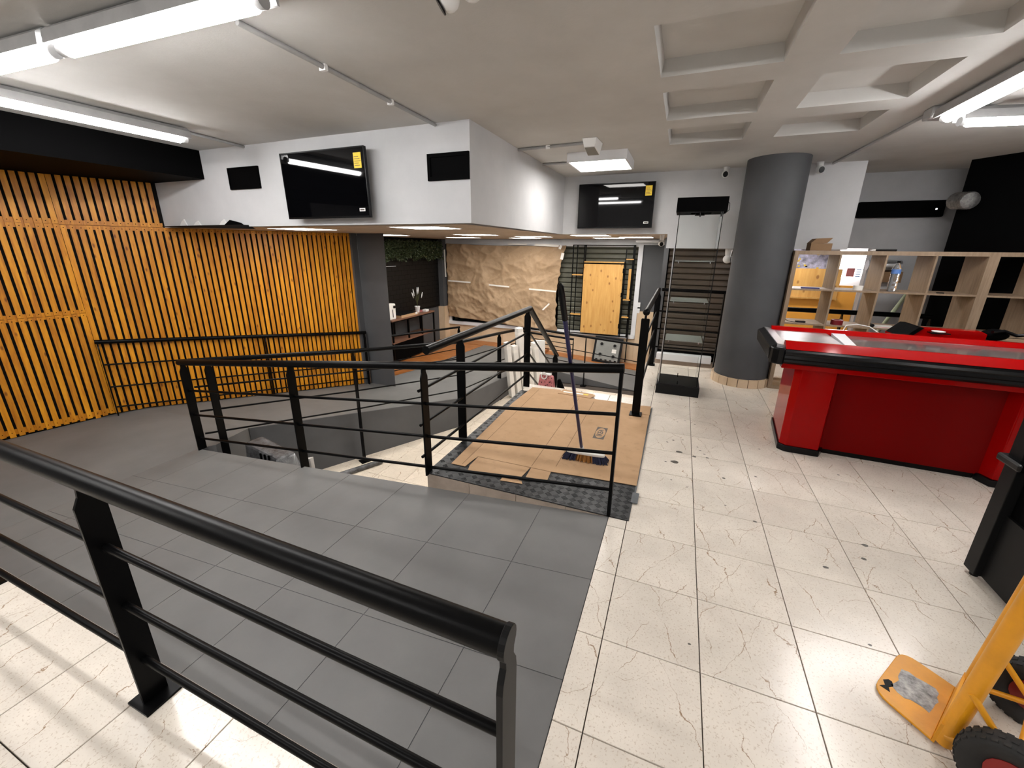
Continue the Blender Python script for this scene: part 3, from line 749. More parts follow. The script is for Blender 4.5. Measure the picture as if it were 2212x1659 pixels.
for i, (a, b, lab) in enumerate([((-2.6, -3.0), (-1.2, -3.0), 'fluorescent tube behind the viewer above the left side'), ((.2, -3.0), (1.6, -3.0), 'fluorescent tube behind the viewer above the middle'), ((3.0, -1.6), (3.0, -.2), 'fluorescent tube out of view above the right side'), ((-4.1, -2.6), (-4.1, -1.3), 'fluorescent tube behind the viewer beside the black beam')]):
    tube_light('tube_light', lab, a, b, zt)
# square surface led panel near the second television
t = thing('surface_light', 'square white surface lamp glowing near the second television', 'ceiling light', (-.85, 3.31, 2.55))
obj('housing', MB().box(-1.17, -.53, 2.99, 3.64, 2.575, ZC - .001).box(-1.17, -1.15, 2.99, 3.64, 2.555, 2.575).box(-.55, -.53, 2.99, 3.64, 2.555, 2.575).box(-1.15, -.55, 2.99, 3.01, 2.555, 2.575).box(-1.15, -.55, 3.62, 3.64, 2.555, 2.575), 'white_metal', t)
obj('diffuser', B(-1.149, -.551, 3.011, 3.619, 2.560, 2.574), 'panel_glow', t)

# ------------------------------------------------------------------ conduits, boxes, cameras
def conduit(label, pts, clips=()):
    t = thing('conduit', label, 'conduit', pts[0])
    obj('pipe', MB().tube(pts, .013, 10), 'conduit_grey', t, smooth=True)
    for c in clips: obj('clip', MB().box(c[0] - .022, c[0] + .022, c[1] - .011, c[1] + .011, ZC - .034, ZC - .001), 'white_plastic', t)
zc_ = ZC - .016
conduit('long grey conduit pipe crossing the ceiling towards the soffit corner', [(-1.885, -.22, zc_), (-1.918, 1.515, zc_)], [(-1.90, .30), (-1.912, .92)])
conduit('short grey conduit running to the emergency lamp', [(-1.59, 2.60, zc_), (-.88, 2.56, zc_)], [(-1.26, 2.58)])
conduit('thin grey conduit feeding the square surface lamp', [(-1.59, 3.44, zc_), (-1.175, 3.44, zc_)])
conduit('grey conduit from the tube light box down to the back wall camera', [(1.70, 2.52, zc_), (1.64, 4.5, zc_)])
conduit('thin conduit between the left tube light and the soffit', [(-4.16, .92, zc_), (-4.22, 1.515, zc_)])
t = thing('junction_box', 'small grey junction box at the end of the right tube light', 'junction box', (1.71, 2.44, 2.56))
obj('box', B(1.655, 1.765, 2.375, 2.51, 2.575, ZC - .001), 'fixture_grey', t, bevel=.012); obj('screw', MB().lathe((1.69, 2.38, 2.60), [(.008, -.01), (.008, -.004)], 10, 'y'), 'white_plastic', t)
t = thing('emergency_lamp', 'small white emergency lamp on the ceiling at the end of a conduit', 'lamp', (-.82, 2.56, 2.58))
obj('case', MB().hexa([(-.86, 2.44, 2.575), (-.76, 2.44, 2.575), (-.75, 2.66, 2.545), (-.87, 2.66, 2.545), (-.88, 2.42, ZC - .001), (-.74, 2.42, ZC - .001), (-.73, 2.68, ZC - .001), (-.89, 2.68, ZC - .001)]), 'white_plastic', t, bevel=.006)
obj('lens', MB().hexa([(-.855, 2.45, 2.569), (-.765, 2.45, 2.569), (-.757, 2.65, 2.541), (-.863, 2.65, 2.541), (-.855, 2.45, 2.573), (-.765, 2.45, 2.573), (-.757, 2.65, 2.547), (-.863, 2.65, 2.547)]), 'panel_grey', t)
def camera_ball(label, c, face=(0, -1, -.15), mount=None, s=1.0):
    t = thing('security_camera', label, 'camera', (c[0], c[1], c[2] - .05 * s), 'white security cameras')
    fd = Vector(face).normalized(); c = Vector(c)
    obj('head', MB().ball(c, .042 * s), 'white_plastic', t, smooth='all')
    side_ = fd.cross(Vector((0, 0, 1))).normalized(); upv = side_.cross(fd)
    ring = [c + fd * .0385 * s + (side_ * math.cos(a) * .026 + upv * math.sin(a) * .031) * s for a in [2 * PI * k / 16 for k in range(16)]]
    obj('lens', MB().extr(ring, fd * .006 * s), 'black_plastic', t)
    mt = Vector(mount) if mount else c + Vector((0, 0, .07 * s))
    obj('base', MB().tube([c + (mt - c) * .35, mt], [.026 * s, .034 * s], 16), 'white_plastic', t, smooth=True)
camera_ball('white camera high on the back wall just left of the column', (.508, 4.40, 2.565), (-.1, -1, -.2), (.515, 4.44, ZC - .002), 1.1)
camera_ball('white camera high on the wall just right of the column', (1.50, 4.40, 2.56), (.15, -1, -.15), (1.50, 4.45, ZC - .002), 1.1)
camera_ball('small white camera under the low ceiling beside the grey pillar', (-.19, 5.0, 1.735), (.1, -1, -.2), (-.19, 5.0, ZS), 1.0)
camera_ball('white camera half hidden behind the left side of the column', (.70, 4.62, 1.535), (.9, -.5, 0), (.70, 4.62, 1.67), 1.35)
camera_ball('left one of two white cameras hanging at the top edge', (-.835, -.12, 2.585), (-.8, -.3, -.6), (-.84, -.15, ZC - .002), 1.0)
camera_ball('right one of two white cameras hanging at the top edge', (-.735, -.12, 2.60), (.3, -1, .1), (-.74, -.15, ZC - .002), 1.0)

# ------------------------------------------------------------------ televisions and dark screens on the wall
def tv(label, x0, x1, z0, z1_, y, ywall, tilt=.0):
    t = thing('television', label, 'television', ((x0 + x1) / 2, y, z0), 'wall televisions')
    th = .03
    def P_(x, yy, z): return (x, yy - (z - z0) * tilt, z)
    def pb(a, b, c, d_, e, f): return MB().hexa([P_(a, c, e), P_(b, c, e), P_(b, d_, e), P_(a, d_, e), P_(a, c, f), P_(b, c, f), P_(b, d_, f), P_(a, d_, f)])
    obj('case', pb(x0, x1, y, y + th, z0, z1_), 'black_plastic', t, bevel=.004)
    s = obj('screen', pb(x0 + .010, x1 - .010, y - .0012, y + .001, z0 + .018, z1_ - .010), 'tv_glass', t)
    bz = MB()
    for a in ((x0, x1, z0, z0 + .016), (x0, x1, z1_ - .008, z1_), (x0, x0 + .008, z0, z1_), (x1 - .008, x1, z0, z1_)):
        bz.v, bz.f = bz.v, bz.f
        q = pb(a[0], a[1], y - .004, y + .001, a[2], a[3]); bz.add(q.v, q.f)
    obj('bezel', bz, 'black_plastic', t)
    yl = obj('energy_label', pb(x1 - .125, x1 - .040, y - .0022, y - .0013, z1_ - .175, z1_ - .050), 'yellow_label', t)
    ln = MB()
    for k in range(5):
        q = pb(x1 - .118, x1 - .118 + .05 + .012 * (k % 3), y - .0028, y - .0023, z1_ - .085 - .018 * k, z1_ - .080 - .018 * k); ln.add(q.v, q.f)
    obj('print', ln, 'cardboard_dark', yl)
    wl_ = obj('price_label', pb(x1 - .115, x1 - .050, y - .0022, y - .0013, z0 + .055, z0 + .082), 'white_plastic', t)
    obj('print', pb(x1 - .106, x1 - .059, y - .0028, y - .0023, z0 + .062, z0 + .075), 'print_grey', wl_)
    obj('rear_housing', B(x0 + .12, x1 - .10, y + th, y + th + .035, z0 + .06, z0 + .36), 'black_plastic', t)
    obj('wall_bracket', B((x0 + x1) / 2 - .15, (x0 + x1) / 2 + .15, y + th + .03, ywall - .001, z0 + .15, z0 + .35), 'black_matte', t)
tv('glossy black television on the white soffit wall between two small dark screens', -3.59, -2.575, 1.915, 2.505, 1.40, 1.52, .02)
tv('glossy black television on the white back wall left of the glass cabinet', -1.345, -.312, 1.935, 2.52, 4.40, 4.53, .03)
def vent(label, x0, x1, z0, z1_, ywall, rim):
    t = thing('wall_screen', label, 'screen', ((x0 + x1) / 2, ywall, z0))
    f_ = MB()
    for a in ((x0, x1, z0, z0 + rim), (x0, x1, z1_ - rim, z1_), (x0, x0 + rim, z0 + rim, z1_ - rim), (x1 - rim, x1, z0 + rim, z1_ - rim)):
        f_.box(a[0], a[1], ywall - .022, ywall - .0005, a[2], a[3])
    obj('frame', f_, 'black_matte', t); obj('glass', B(x0 + rim, x1 - rim, ywall - .012, ywall - .0005, z0 + rim, z1_ - rim), 'black_matte', t)
vent('small flat black square screen left of the soffit television', -4.515, -4.06, 2.235, 2.448, 1.52, .012)
vent('small black framed rectangle beside the soffit corner', -2.005, -1.605, 2.208, 2.418, 1.52, .03)

# ------------------------------------------------------------------ tall glass display cabinet
X0, X1, Y0, Y1 = .016, .494, 3.133, 3.60
t = thing('display_cabinet', 'tall empty glass display cabinet with black base and black lamp top', 'cabinet', (.255, 3.36, 0))
b_ = obj('base', B(X0, X1, Y0, Y1, .0, .115), 'charcoal', t); obj('base_top', B(X0 + .012, X1 - .012, Y0 + .012, Y1 - .012, .115, .12), 'charcoal', t)
obj('top_box', B(X0 - .005, X1 + .005, Y0 - .005, Y1 + .005, 2.035, 2.175), 'black_matte', t)
obj('lamp_holder', MB().tube([(.25, 3.36, 2.01), (.25, 3.36, 2.035)], .05, 16), 'charcoal', t)
for a in (-1, 1): obj('vent_slot', B(.16, .36, 3.36 + a * .04 - .008, 3.36 + a * .04 + .008, 2.029, 2.035), 'black_matte', t)
obj('knob', MB().tube([(.25, 3.17, 2.035), (.25, 3.17, 1.985)], .006, 8), 'black_plastic', t); obj('knob', MB().tube([(.45, 3.17, 2.035), (.45, 3.17, 1.985)], .006, 8), 'black_plastic', t)
g = .004; xa, xb, ya, yb = X0 + .03, X1 - .03, Y0 + .03, Y1 - .03
for nm, q in (('front_pane', (xa, xb, ya, ya + g)), ('back_pane', (xa, xb, yb - g, yb)), ('side_pane', (xa, xa + g, ya + g, yb - g)), ('side_pane', (xb - g, xb, ya + g, yb - g))):
    obj(nm, B(q[0], q[1], q[2], q[3], .12, 2.035), 'glass', t)
for x, y in ((xa, ya), (xb, ya), (xa, yb), (xb, yb)):
    obj('edge_profile', B(x - .004, x + .004, y - .004, y + .004, .12, 2.035), 'black_plastic' if x == xb or y == ya else 'steel', t)
obj('edge_profile', B(xa - .016, xa - .006, ya + .05, ya + .07, .12, 1.70), 'steel', t)
for z in (1.53, 1.095, .645):
    sh_ = obj('shelf', B(xa + .01, xb - .01, ya + .01, yb - .01, z, z + .007), 'glass_shelf', t)
    for x in (xa + .05, xb - .05): obj('shelf_pin', MB().tube([(x, ya + .015, z - .02), (x, ya + .015, z)], .005, 8), 'steel', sh_)
obj('shelf_pin', MB().tube([(.25, 3.19, .12), (.25, 3.19, .16)], .005, 8), 'black_plastic', t); obj('shelf_pin', MB().tube([(.25, 3.52, .12), (.25, 3.52, .165)], .005, 8), 'black_plastic', t)
cab = [(X1 + .004, 3.3, 2.15), (X1 + .03, 3.3, 2.12), (X1 + .035, 3.3, 2.06), (X1 - .005, 3.3, 2.02)]
obj('cable', MB().tube(cab, .003, 6), 'black_plastic', t)

# ------------------------------------------------------------------ oak cube shelf units
def shelf_unit(label, x0, cols, y0=3.88, dep=.39, ztop=1.655, rows=4):
    cw = .4135; wd = cols * cw + .045
    t = thing('shelf_unit', label, 'shelf', (x0 + wd / 2, y0 + dep / 2, 0), 'oak cube shelves'); T_ = .042
    obj('side_panel', B(x0, x0 + T_, y0, y0 + dep, 0, ztop), 'oak', t); obj('side_panel', B(x0 + wd - T_, x0 + wd, y0, y0 + dep, 0, ztop), 'oak', t)
    obj('top_panel', B(x0 + T_ + .0004, x0 + wd - T_ - .0004, y0, y0 + dep, ztop - T_, ztop), 'oak', t); obj('bottom_panel', B(x0 + T_ + .0004, x0 + wd - T_ - .0004, y0, y0 + dep, 0, T_), 'oak', t)
    inw = (wd - 2 * T_); cell_w = (inw - (cols - 1) * .018) / cols; ch = (ztop - 2 * T_ - (rows - 1) * .018) / rows
    for r in range(1, rows):
        z = T_ + r * ch + (r - 1) * .018
        obj('shelf', B(x0 + T_ + .0004, x0 + wd - T_ - .0004, y0 + .002, y0 + dep - .002, z, z + .018), 'oak', t)
    for c in range(1, cols):
        x = x0 + T_ + c * cell_w + (c - 1) * .018
        for r in range(rows):
            z = T_ + r * (ch + .018)
            obj('divider', B(x, x + .018, y0 + .002, y0 + dep - .002, z + .0004, z + ch - .0004), 'oak', t)
    return t, cell_w, ch
_, CW, CH = shelf_unit('four column oak cube shelf behind the red checkout counter', 1.313, 4)
shelf_unit('second oak cube shelf cut off by the right edge of the picture', 3.012, 3)
SX = 1.313 + .042
def cellx(c): return SX + c * (CW + .018)
Z3 = .042 + 3 * (CH + .018); Z2 = .042 + 2 * (CH + .018)
# back row of things on the shelf
t = thing('cardboard_box', 'small open brown cardboard box on top of the oak shelf', 'box', (1.56, 4.0, 1.655))
obj('body', B(1.46, 1.66, 3.92, 4.10, 1.656, 1.735), 'cardboard_dark', t)
obj('flap', MB().hexa([(1.455, 3.925, 1.735), (1.61, 3.925, 1.737), (1.61, 4.1, 1.737), (1.455, 4.1, 1.735), (1.50, 3.925, 1.785), (1.655, 3.925, 1.793), (1.655, 4.1, 1.793), (1.50, 4.1, 1.785)]), 'cardboard_dark', t)
t = thing('pen', 'black marker lying on top of the oak shelf', 'pen', (2.15, 3.93, 1.655)); obj('barrel', MB().tube([(2.06, 3.93, 1.667), (2.24, 3.93, 1.667)], [.011, .012], 10), 'black_plastic', t, smooth=True); obj('tip', MB().tube([(2.01, 3.93, 1.664), (2.06, 3.93, 1.667)], [.004, .009], 8), 'brush_white', t)
o = tag(obj('cutter_knife', MB().hexa([(cellx(0) + .10, 3.92, Z3), (cellx(0) + .28, 3.92, Z3), (cellx(0) + .28, 3.95, Z3), (cellx(0) + .10, 3.95, Z3), (cellx(0) + .10, 3.922, Z3 + .018), (cellx(0) + .28, 3.922, Z3 + .014), (cellx(0) + .28, 3.948, Z3 + .014), (cellx(0) + .10, 3.948, Z3 + .018)]), 'pen_blue', bevel=.003), 'dark blue cutter knife lying in the top left shelf compartment', 'knife')
def tape(label, c, R_, r_, h_, mat):
    n = 28; vs = []
    prof = [(r_, 0), (R_, 0), (R_, h_), (r_, h_)]
    m = MB()
    for i in range(n):
        a = 2 * PI * i / n
        for q in prof: m.v.append((c[0] + q[0] * math.cos(a), c[1] + q[0] * math.sin(a), c[2] + q[1]))
    for i in range(n):
        for j in range(4):
            m.f.append((i * 4 + j, ((i + 1) % n) * 4 + j, ((i + 1) % n) * 4 + (j + 1) % 4, i * 4 + (j + 1) % 4))
    return tag(obj('tape_roll', m, mat, smooth=True), label, 'tape')
tape('roll of whitish tape in the second compartment of the top row', (cellx(1) + .24, 3.97, Z3), .045, .034, .05, 'tape_white')
tape('dark red tape roll on the shelf below the whitish one', (cellx(1) + .12, 3.96, Z2), .058, .04, .055, 'dark_red')
# water bottle
bc = (cellx(2) + .13, 3.97, Z3)
t = thing('water_bottle', 'clear plastic water bottle with blue label standing in the shelf', 'bottle', bc)
prof = [(.030, 0), (.039, .006), (.040, .05), (.037, .058), (.040, .066), (.040, .10), (.037, .108), (.040, .116), (.040, .15), (.036, .165), (.040, .18), (.040, .235), (.030, .265), (.014, .295), (.013, .305)]
obj('body', MB().lathe(bc, prof, 24), 'clear_plastic', t, smooth='all'); obj('label', MB().lathe((bc[0], bc[1], bc[2] + .19), [(.041, 0), (.041, .045)], 24), 'label_blue', t, smooth=True); obj('cap', MB().lathe((bc[0], bc[1], bc[2] + .303), [(.015, 0), (.015, .02)], 16), 'black_plastic', t, smooth=True)
tag(obj('memory_stick', B(cellx(3) + .09, cellx(3) + .15, 3.91, 3.935, Z3, Z3 + .012), 'black_plastic', bevel=.003), 'tiny black stick in the upper right shelf compartment', 'gadget')
t = thing('phone_charger', 'black charger with a cable in the lower left shelf compartment', 'charger', (cellx(0) + .17, 3.95, Z2)); obj('body', B(cellx(0) + .12, cellx(0) + .22, 3.93, 3.98, Z2, Z2 + .018), 'black_plastic', t, bevel=.006)
obj('cable', MB().tube([(cellx(0) + .14, 3.93, Z2 + .01), (cellx(0) + .10, 3.90, Z2 + .006), (cellx(0) + .04, 3.92, Z2 + .012), (cellx(0) + .0, 3.97, Z2 + .03)], .003, 6), 'black_plastic', t)
t = thing('paper_stack', 'loose papers and a leaflet in the third shelf compartment', 'papers', (cellx(2) + .15, 3.98, Z2))
for k, (dx, mt) in enumerate(((0, 'offwhite_card'), (.02, 'pink'), (-.01, 'offwhite_card'))): obj('sheet', B(cellx(2) + .05 + dx, cellx(2) + .26 + dx, 3.90, 4.05, Z2 + .0045 * k, Z2 + .004 + .0045 * k), mt, t)
obj('roll', MB().tube([(cellx(2) + .03, 3.90, Z2 + .02), (cellx(2) + .03, 4.02, Z2 + .02)], .018, 12), 'charcoal', t)

# the lit shop area behind the shelf
t = thing('back_counter', 'pine and orange board counter glowing behind the oak shelf', 'counter', (1.75, 5.75, 0))
obj('front_board', B(1.2, 2.30, 5.60, 5.63, .98, 1.40), 'pine', t); obj('orange_board', B(1.2, 2.53, 5.62, 5.65, .35, 1.17), 'orange_board', t); obj('ledge', B(1.2, 2.30, 5.55, 5.60, .965, .985), 'pine', t); obj('board_joint', B(1.70, 1.706, 5.616, 5.622, .36, .96), 'cardboard_dark', t)
t = thing('poster_window', 'brightly lit shop window with posters behind the oak shelf', 'window', (1.8, 6.2, 1.4))
obj('pane', B(2.40, 2.80, 6.20, 6.22, 1.24, 1.655), 'screen_glow', t); obj('back_board', B(1.2, 2.38, 6.20, 6.22, 1.0, 1.86), 'white_plastic', t); obj('poster', B(1.70, 2.24, 6.17, 6.185, 1.30, 1.72), 'poster_mix', t); obj('poster', B(2.52, 2.62, 6.17, 6.185, 1.27, 1.40), 'pink', t)
for k in range(4): obj('poster_line', B(2.64, 2.70, 6.17, 6.185, 1.27 + .035 * k, 1.285 + .035 * k), 'label_blue', t)
rp = random.Random(4)
for k in range(16): 
    px_, pz_ = 1.76 + rp.random() * .42, 1.38 + rp.random() * .25
    obj('poster_item', B(px_, px_ + .03, 6.160, 6.169, pz_, pz_ + .02), rp.choice(['white_plastic', 'yellow_label', 'white_plastic']), t)
obj('mullion', B(1.725, 1.74, 6.15, 6.19, 1.3, 1.85), 'black_matte', t); obj('mullion', B(1.755, 1.765, 6.15, 6.19, 1.3, 1.85), 'black_matte', t)
struct('wall_shop_side', B(1.0, 3.6, 6.4, 6.5, -.1, ZS), 'plaster_white')
t = thing('strip_lamp', 'added unseen strip lamp up behind the back wall, brightening the pine counter', 'lamp', (1.6, 5.05, 1.78)); obj('tube', MB().tube([(1.12, 5.05, 1.785), (1.84, 5.05, 1.785)], .034, 12), 'tube_glow', t, smooth=True); obj('batten', B(1.1, 1.85, 5.02, 5.08, 1.822, ZS + .02), 'fixture_grey', t)  # unseen helper lamp, added to brighten the pine and orange boards
# flexible duct and roll on the right wall, black air slot
t = thing('air_duct', 'crinkled silver flexible duct end high beside the black wall', 'duct', (3.0, 4.72, 2.11))
m = MB(); path = [(3.015 - .03 * k / 14, 4.60 + .24 * k / 14, 2.20 + .02 * k / 14) for k in range(15)]; m.tube(path, [.085 + .008 * (k % 2) for k in range(15)], 20); obj('foil_tube', m, 'duct_foil', t, smooth='all')
t = thing('air_slot', 'long flat black air conditioning strip on the grey back wall', 'air conditioner', (2.7, 5.46, 2.1))
obj('case', B(2.26, 3.16, 5.42, 5.499, 2.085, 2.285), 'black_matte', t, bevel=.01); obj('power_light', B(3.065, 3.08, 5.416, 5.42, 2.17, 2.185), 'led_dot', t)
t = thing('paper_roll', 'silver roll on a brown block on the wall behind the water bottle', 'roll', (2.62, 5.4, 1.35)); obj('roll', MB().tube([(2.5, 5.40, 1.47), (2.86, 5.40, 1.47)], .07, 20), 'steel', t, smooth=True); obj('block', B(2.60, 2.9, 5.36, 5.499, 1.25, 1.39), 'cardboard_dark', t)
tag(obj('green_tube', MB().tube([(2.27, 4.58, .024), (2.83, 4.86, 1.22)], .022, 14), 'green_tube', smooth=True), 'pale green pipe leaning behind the right shelf compartments', 'pipe')

# ------------------------------------------------------------------ red checkout counter
t = thing('checkout_counter', 'glossy red checkout counter with black bumper rail', 'counter', (1.10, 2.03, 0)); t.rotation_euler = (0, 0, -.042)
XR = 3.25
obj('body', B(1.30, XR, 2.085, 2.66, .045, .745), 'red_panel', t)
pl = [(1.10, 2.035), (1.145, 1.995), (1.375, 1.995), (1.415, 2.09), (1.415, 2.66), (1.135, 2.66)]
obj('corner_pillar', MB().prism(pl, .055, .745), 'red_gloss', t, bevel=.006)
obj('kick_plate', MB().prism([(1.090, 2.030), (1.140, 1.985), (1.385, 1.985), (1.43, 2.09), (1.43, 2.67), (1.125, 2.67)], 0, .055), 'black_plastic', t, bevel=.004)
pr = [(2.40, 2.09), (2.44, 1.995), (2.72, 1.995), (2.76, 2.09)]
obj('corner_pillar', MB().prism(pr, .055, .745), 'red_gloss', t, bevel=.006)
obj('kick_plate', MB().prism([(2.385, 2.09), (2.43, 1.985), (2.73, 1.985), (2.78, 2.09)], 0, .055), 'black_plastic', t, bevel=.004)
obj('kick_plate', B(1.43, 2.385, 2.10, 2.16, 0, .047), 'black_plastic', t)
obj('lower_lip', B(.985, XR, 1.935, 2.80, .745, .785), 'red_gloss', t, bevel=.004)
# black ribbed bumper along the front
rib = [(1.965, .785), (1.915, .788), (1.897, .806), (1.903, .824), (1.890, .838), (1.896, .858), (1.886, .872), (1.893, .890), (1.905, .906), (1.965, .908)]
obj('bumper', MB().extr([(.985, y, z) for y, z in rib], (XR - .985, 0, 0)), 'black_plastic', t)
obj('bumper_corner', MB().prism([(.985, 1.885), (.985, 1.97), (.91, 2.0), (.885, 1.96), (.90, 1.915), (.94, 1.89)], .780, .915), 'black_plastic', t, bevel=.012)
obj('end_bumper', MB().hexa([(.885, 1.95, .80), (.93, 1.97, .80), (.93, 2.80, .80), (.885, 2.80, .80), (.875, 1.95, .905), (.93, 1.97, .935), (.93, 2.80, .935), (.875, 2.80, .905)]), 'black_plastic', t, bevel=.01)
obj('end_plate', MB().hexa([(.93, 1.97, .78), (1.00, 1.97, .78), (1.00, 2.80, .78), (.93, 2.80, .78), (.93, 1.97, .936), (1.00, 1.97, .925), (1.00, 2.80, .925), (.93, 2.80, .936)]), 'steel', t)
obj('front_rim', MB().extr([(.985, 1.900, .909), (.985, 1.945, .909), (.985, 2.03, .930), (.985, 2.03, .958), (.985, 1.985, .962)], (XR - .985, 0, 0)), 'red_gloss', t, bevel=.003)
obj('back_rim', MB().extr([(.985, 2.72, .90), (.985, 2.81, .90), (.985, 2.81, .955), (.985, 2.77, .955), (.985, 2.72, .92)], (XR - .985, 0, 0)), 'red_gloss', t, bevel=.003)
obj('scan_bed', B(1.0, 1.42, 2.03, 2.74, .86, .925), 'steel', t); obj('belt', B(1.52, XR, 2.03, 2.74, .86, .918), 'belt_glass', t)
obj('divider', MB().hexa([(1.42, 2.03, .86), (1.49, 2.03, .86), (1.56, 2.74, .86), (1.46, 2.74, .86), (1.42, 2.03, .93), (1.49, 2.03, .93), (1.56, 2.74, .93), (1.46, 2.74, .93)]), 'white_metal', t)
obj('lower_lip', B(1.0, XR, 1.965, 2.80, .785, .86), 'red_panel', t)
t = thing('counter_tray', 'raised red tray with slanted end standing on the back of the counter', 'tray', (2.38, 2.96, .9))
obj('wall', MB().extr([(2.08, 2.86, .92), (2.62, 2.86, .92), (2.62, 2.86, .985), (2.58, 2.86, 1.005), (2.18, 2.86, 1.005)], (0, .10, 0)), 'red_gloss', t, bevel=.004)
obj('end_wall', MB().hexa([(2.06, 2.845, .91), (2.10, 2.845, .91), (2.10, 3.2, .91), (2.06, 3.2, .91), (2.15, 2.845, 1.01), (2.19, 2.845, 1.01), (2.19, 3.2, 1.01), (2.15, 3.2, 1.01)]), 'black_matte', t)
obj('base', B(2.06, 2.62, 2.845, 3.2, .88, .912), 'red_gloss', t); obj('leg', B(2.2, 2.5, 2.9, 3.15, 0, .88), 'red_panel', t)
t = thing('coin_dish', 'small white round dish on a black foot on the counter edge', 'dish', (2.27, 2.79, .975)); obj('foot', B(2.21, 2.34, 2.765, 2.835, .9755, .985), 'black_plastic', t); obj('plate', MB().lathe((2.27, 2.80, .985), [(.03, 0), (.045, .008), (.045, .012)], 24), 'white_plastic', t, smooth=True)
tag(obj('wire_loop', MB().tube([(1.60, 2.88, .002), (1.62, 2.88, .93), (1.64, 2.89, .985), (1.72, 2.9, 1.0), (1.82, 2.9, .985), (1.90, 2.87, .93), (1.92, 2.88, .002)], .004, 8), 'white_plastic'), 'thin white wire loop rising behind the counter rim', 'wire')
t = thing('headset', 'black cable and gadget lying right of the red tray', 'gadget', (2.85, 3.1, .88)); obj('stand', B(2.70, 3.2, 2.95, 3.3, 0, .90), 'oak', t); obj('cable', MB().tube([(2.72, 3.0, .99), (2.80, 3.02, 1.0), (2.88, 3.0, .97), (2.93, 2.98, .985), (2.96, 3.0, .92)], .014, 8), 'black_plastic', t, smooth=True); obj('body', MB().ball((2.78, 3.08, .955), .075, sq=(1.3, .8, .7)), 'black_matte', t, smooth='all')

# ------------------------------------------------------------------ dark metal rack at the right edge
t = thing('dark_rack', 'dark charcoal metal cabinet standing at the right edge of the floor', 'cabinet', (2.1, .5, 0))
obj('side_frame', B(1.755, 1.80, .70, .785, .025, 1.45), 'charcoal', t, bevel=.003); obj('side_panel', B(1.80, 1.815, .05, .72, .02, 1.45), 'black_matte', t); obj('lower_panel', B(1.785, 1.80, .05, .70, .03, .40), 'charcoal', t)
obj('back', B(1.815, 2.45, .72, .77, .03, 1.45), 'black_matte', t); obj('shelf', B(1.815, 2.45, .05, .72, .40, .44), 'black_matte', t); obj('ledge', B(1.72, 1.83, .64, .80, .66, .70), 'black_plastic', t, bevel=.01); obj('top', B(1.77, 2.45, .05, .785, 1.45, 1.50), 'black_matte', t); obj('side_panel', B(2.45, 2.47, .05, .785, .02, 1.5), 'black_matte', t)
obj('foot', MB().lathe((1.785, .745, 0), [(.018, 0), (.018, .018), (.008, .026)], 12), 'black_plastic', t); obj('foot', MB().lathe((1.80, .10, 0), [(.018, 0), (.018, .018), (.008, .022)], 12), 'black_plastic', t); obj('foot', MB().lathe((2.44, .70, 0), [(.018, 0), (.018, .018), (.008, .026)], 12), 'black_plastic', t)

# ------------------------------------------------------------------ yellow hand truck
Cc = Vector((1.334, -.089, 0)); Dd = Vector((1.148, -.36, 0)); e = (Dd - Cc).normalized(); nb = Vector((-e.y, e.x, 0))
if nb.x < 0: nb = -nb
A_c = Vector((1.024, -.222, 0)); B_c = Vector((1.208, .028, 0))
t = thing('hand_truck', 'yellow hand truck with worn toe plate and black tyres at the lower right', 'hand truck', (1.3, -.25, 0))
def rnd_corner(p, q, r, rad, n=5):
    u = (p - q).normalized(); v = (r - q).normalized(); out = []
    for k in range(n + 1):
        s = k / n; out.append(q + u * rad * (1 - s) ** 2 + v * rad * s ** 2)
    return out
poly = [Cc] + rnd_corner(Cc, B_c, A_c, .06) + rnd_corner(B_c, A_c, Dd, .06) + [Dd]
obj('toe_plate', MB().extr([p + Vector((0, 0, .006)) for p in poly], (0, 0, .008)), 'yellow_paint', t, bevel=.002)
cn = (A_c + B_c + Cc + Dd) / 4 + nb * .006; rp = random.Random(8)
patch = []
for k in range(22):
    a = 2 * PI * k / 22; ca, sa = math.cos(a), math.sin(a); rr = 1 / max(abs(ca), abs(sa))
    patch.append(cn + e * (ca * rr * .075 * rp.uniform(.85, 1.1)) + nb * (sa * rr * .058 * rp.uniform(.85, 1.1)) + Vector((0, 0, .0142)))
obj('worn_patch', MB().extr(patch, (0, 0, .0006)), 'worn_metal', t)
patch = [A_c - e * .02 * k + nb * (.012 + .012 * ((k % 2))) + Vector((0, 0, .0142)) for k in range(2, 6)] + [A_c - e * .02 * k + nb * (.035 + .01 * ((k + 1) % 2)) + Vector((0, 0, .0142)) for k in range(5, 1, -1)]
obj('worn_patch', MB().extr(patch, (0, 0, .0006)), 'charcoal', t)
lean = math.tan(math.radians(3.0))
def up(p, h): return p + nb * (h * lean) + Vector((0, 0, h))
obj('heel', MB().extr([Cc + Vector((0, 0, .006)), Dd + Vector((0, 0, .006)), up(Dd, .10) , up(Cc, .10)], nb * .008), 'yellow_paint', t)
obj('upright', MB().tube([up(Cc + nb * .022 - e * -.02, .02), up(Cc + nb * .022 + e * .02, 1.12)], .020, 16), 'yellow_paint', t, smooth=True)
obj('upright', MB().tube([up(Dd + nb * .024 - e * .02, .02), up(Dd + nb * .024 - e * .02, 1.12)], .026, 16), 'yellow_paint', t, smooth=True)
for h in (.34, .62, .9): obj('crossbar', MB().tube([up(Cc + nb * .022, h), up(Dd + nb * .024, h)], .011, 12), 'yellow_paint', t, smooth=True)
ax0 = Cc - e * .055 + nb * .17; ax1 = Dd + e * .055 + nb * .17
obj('axle', MB().tube([ax0 + Vector((0, 0, .125)), ax1 + Vector((0, 0, .125))], .011, 12), 'yellow_paint', t, smooth=True)
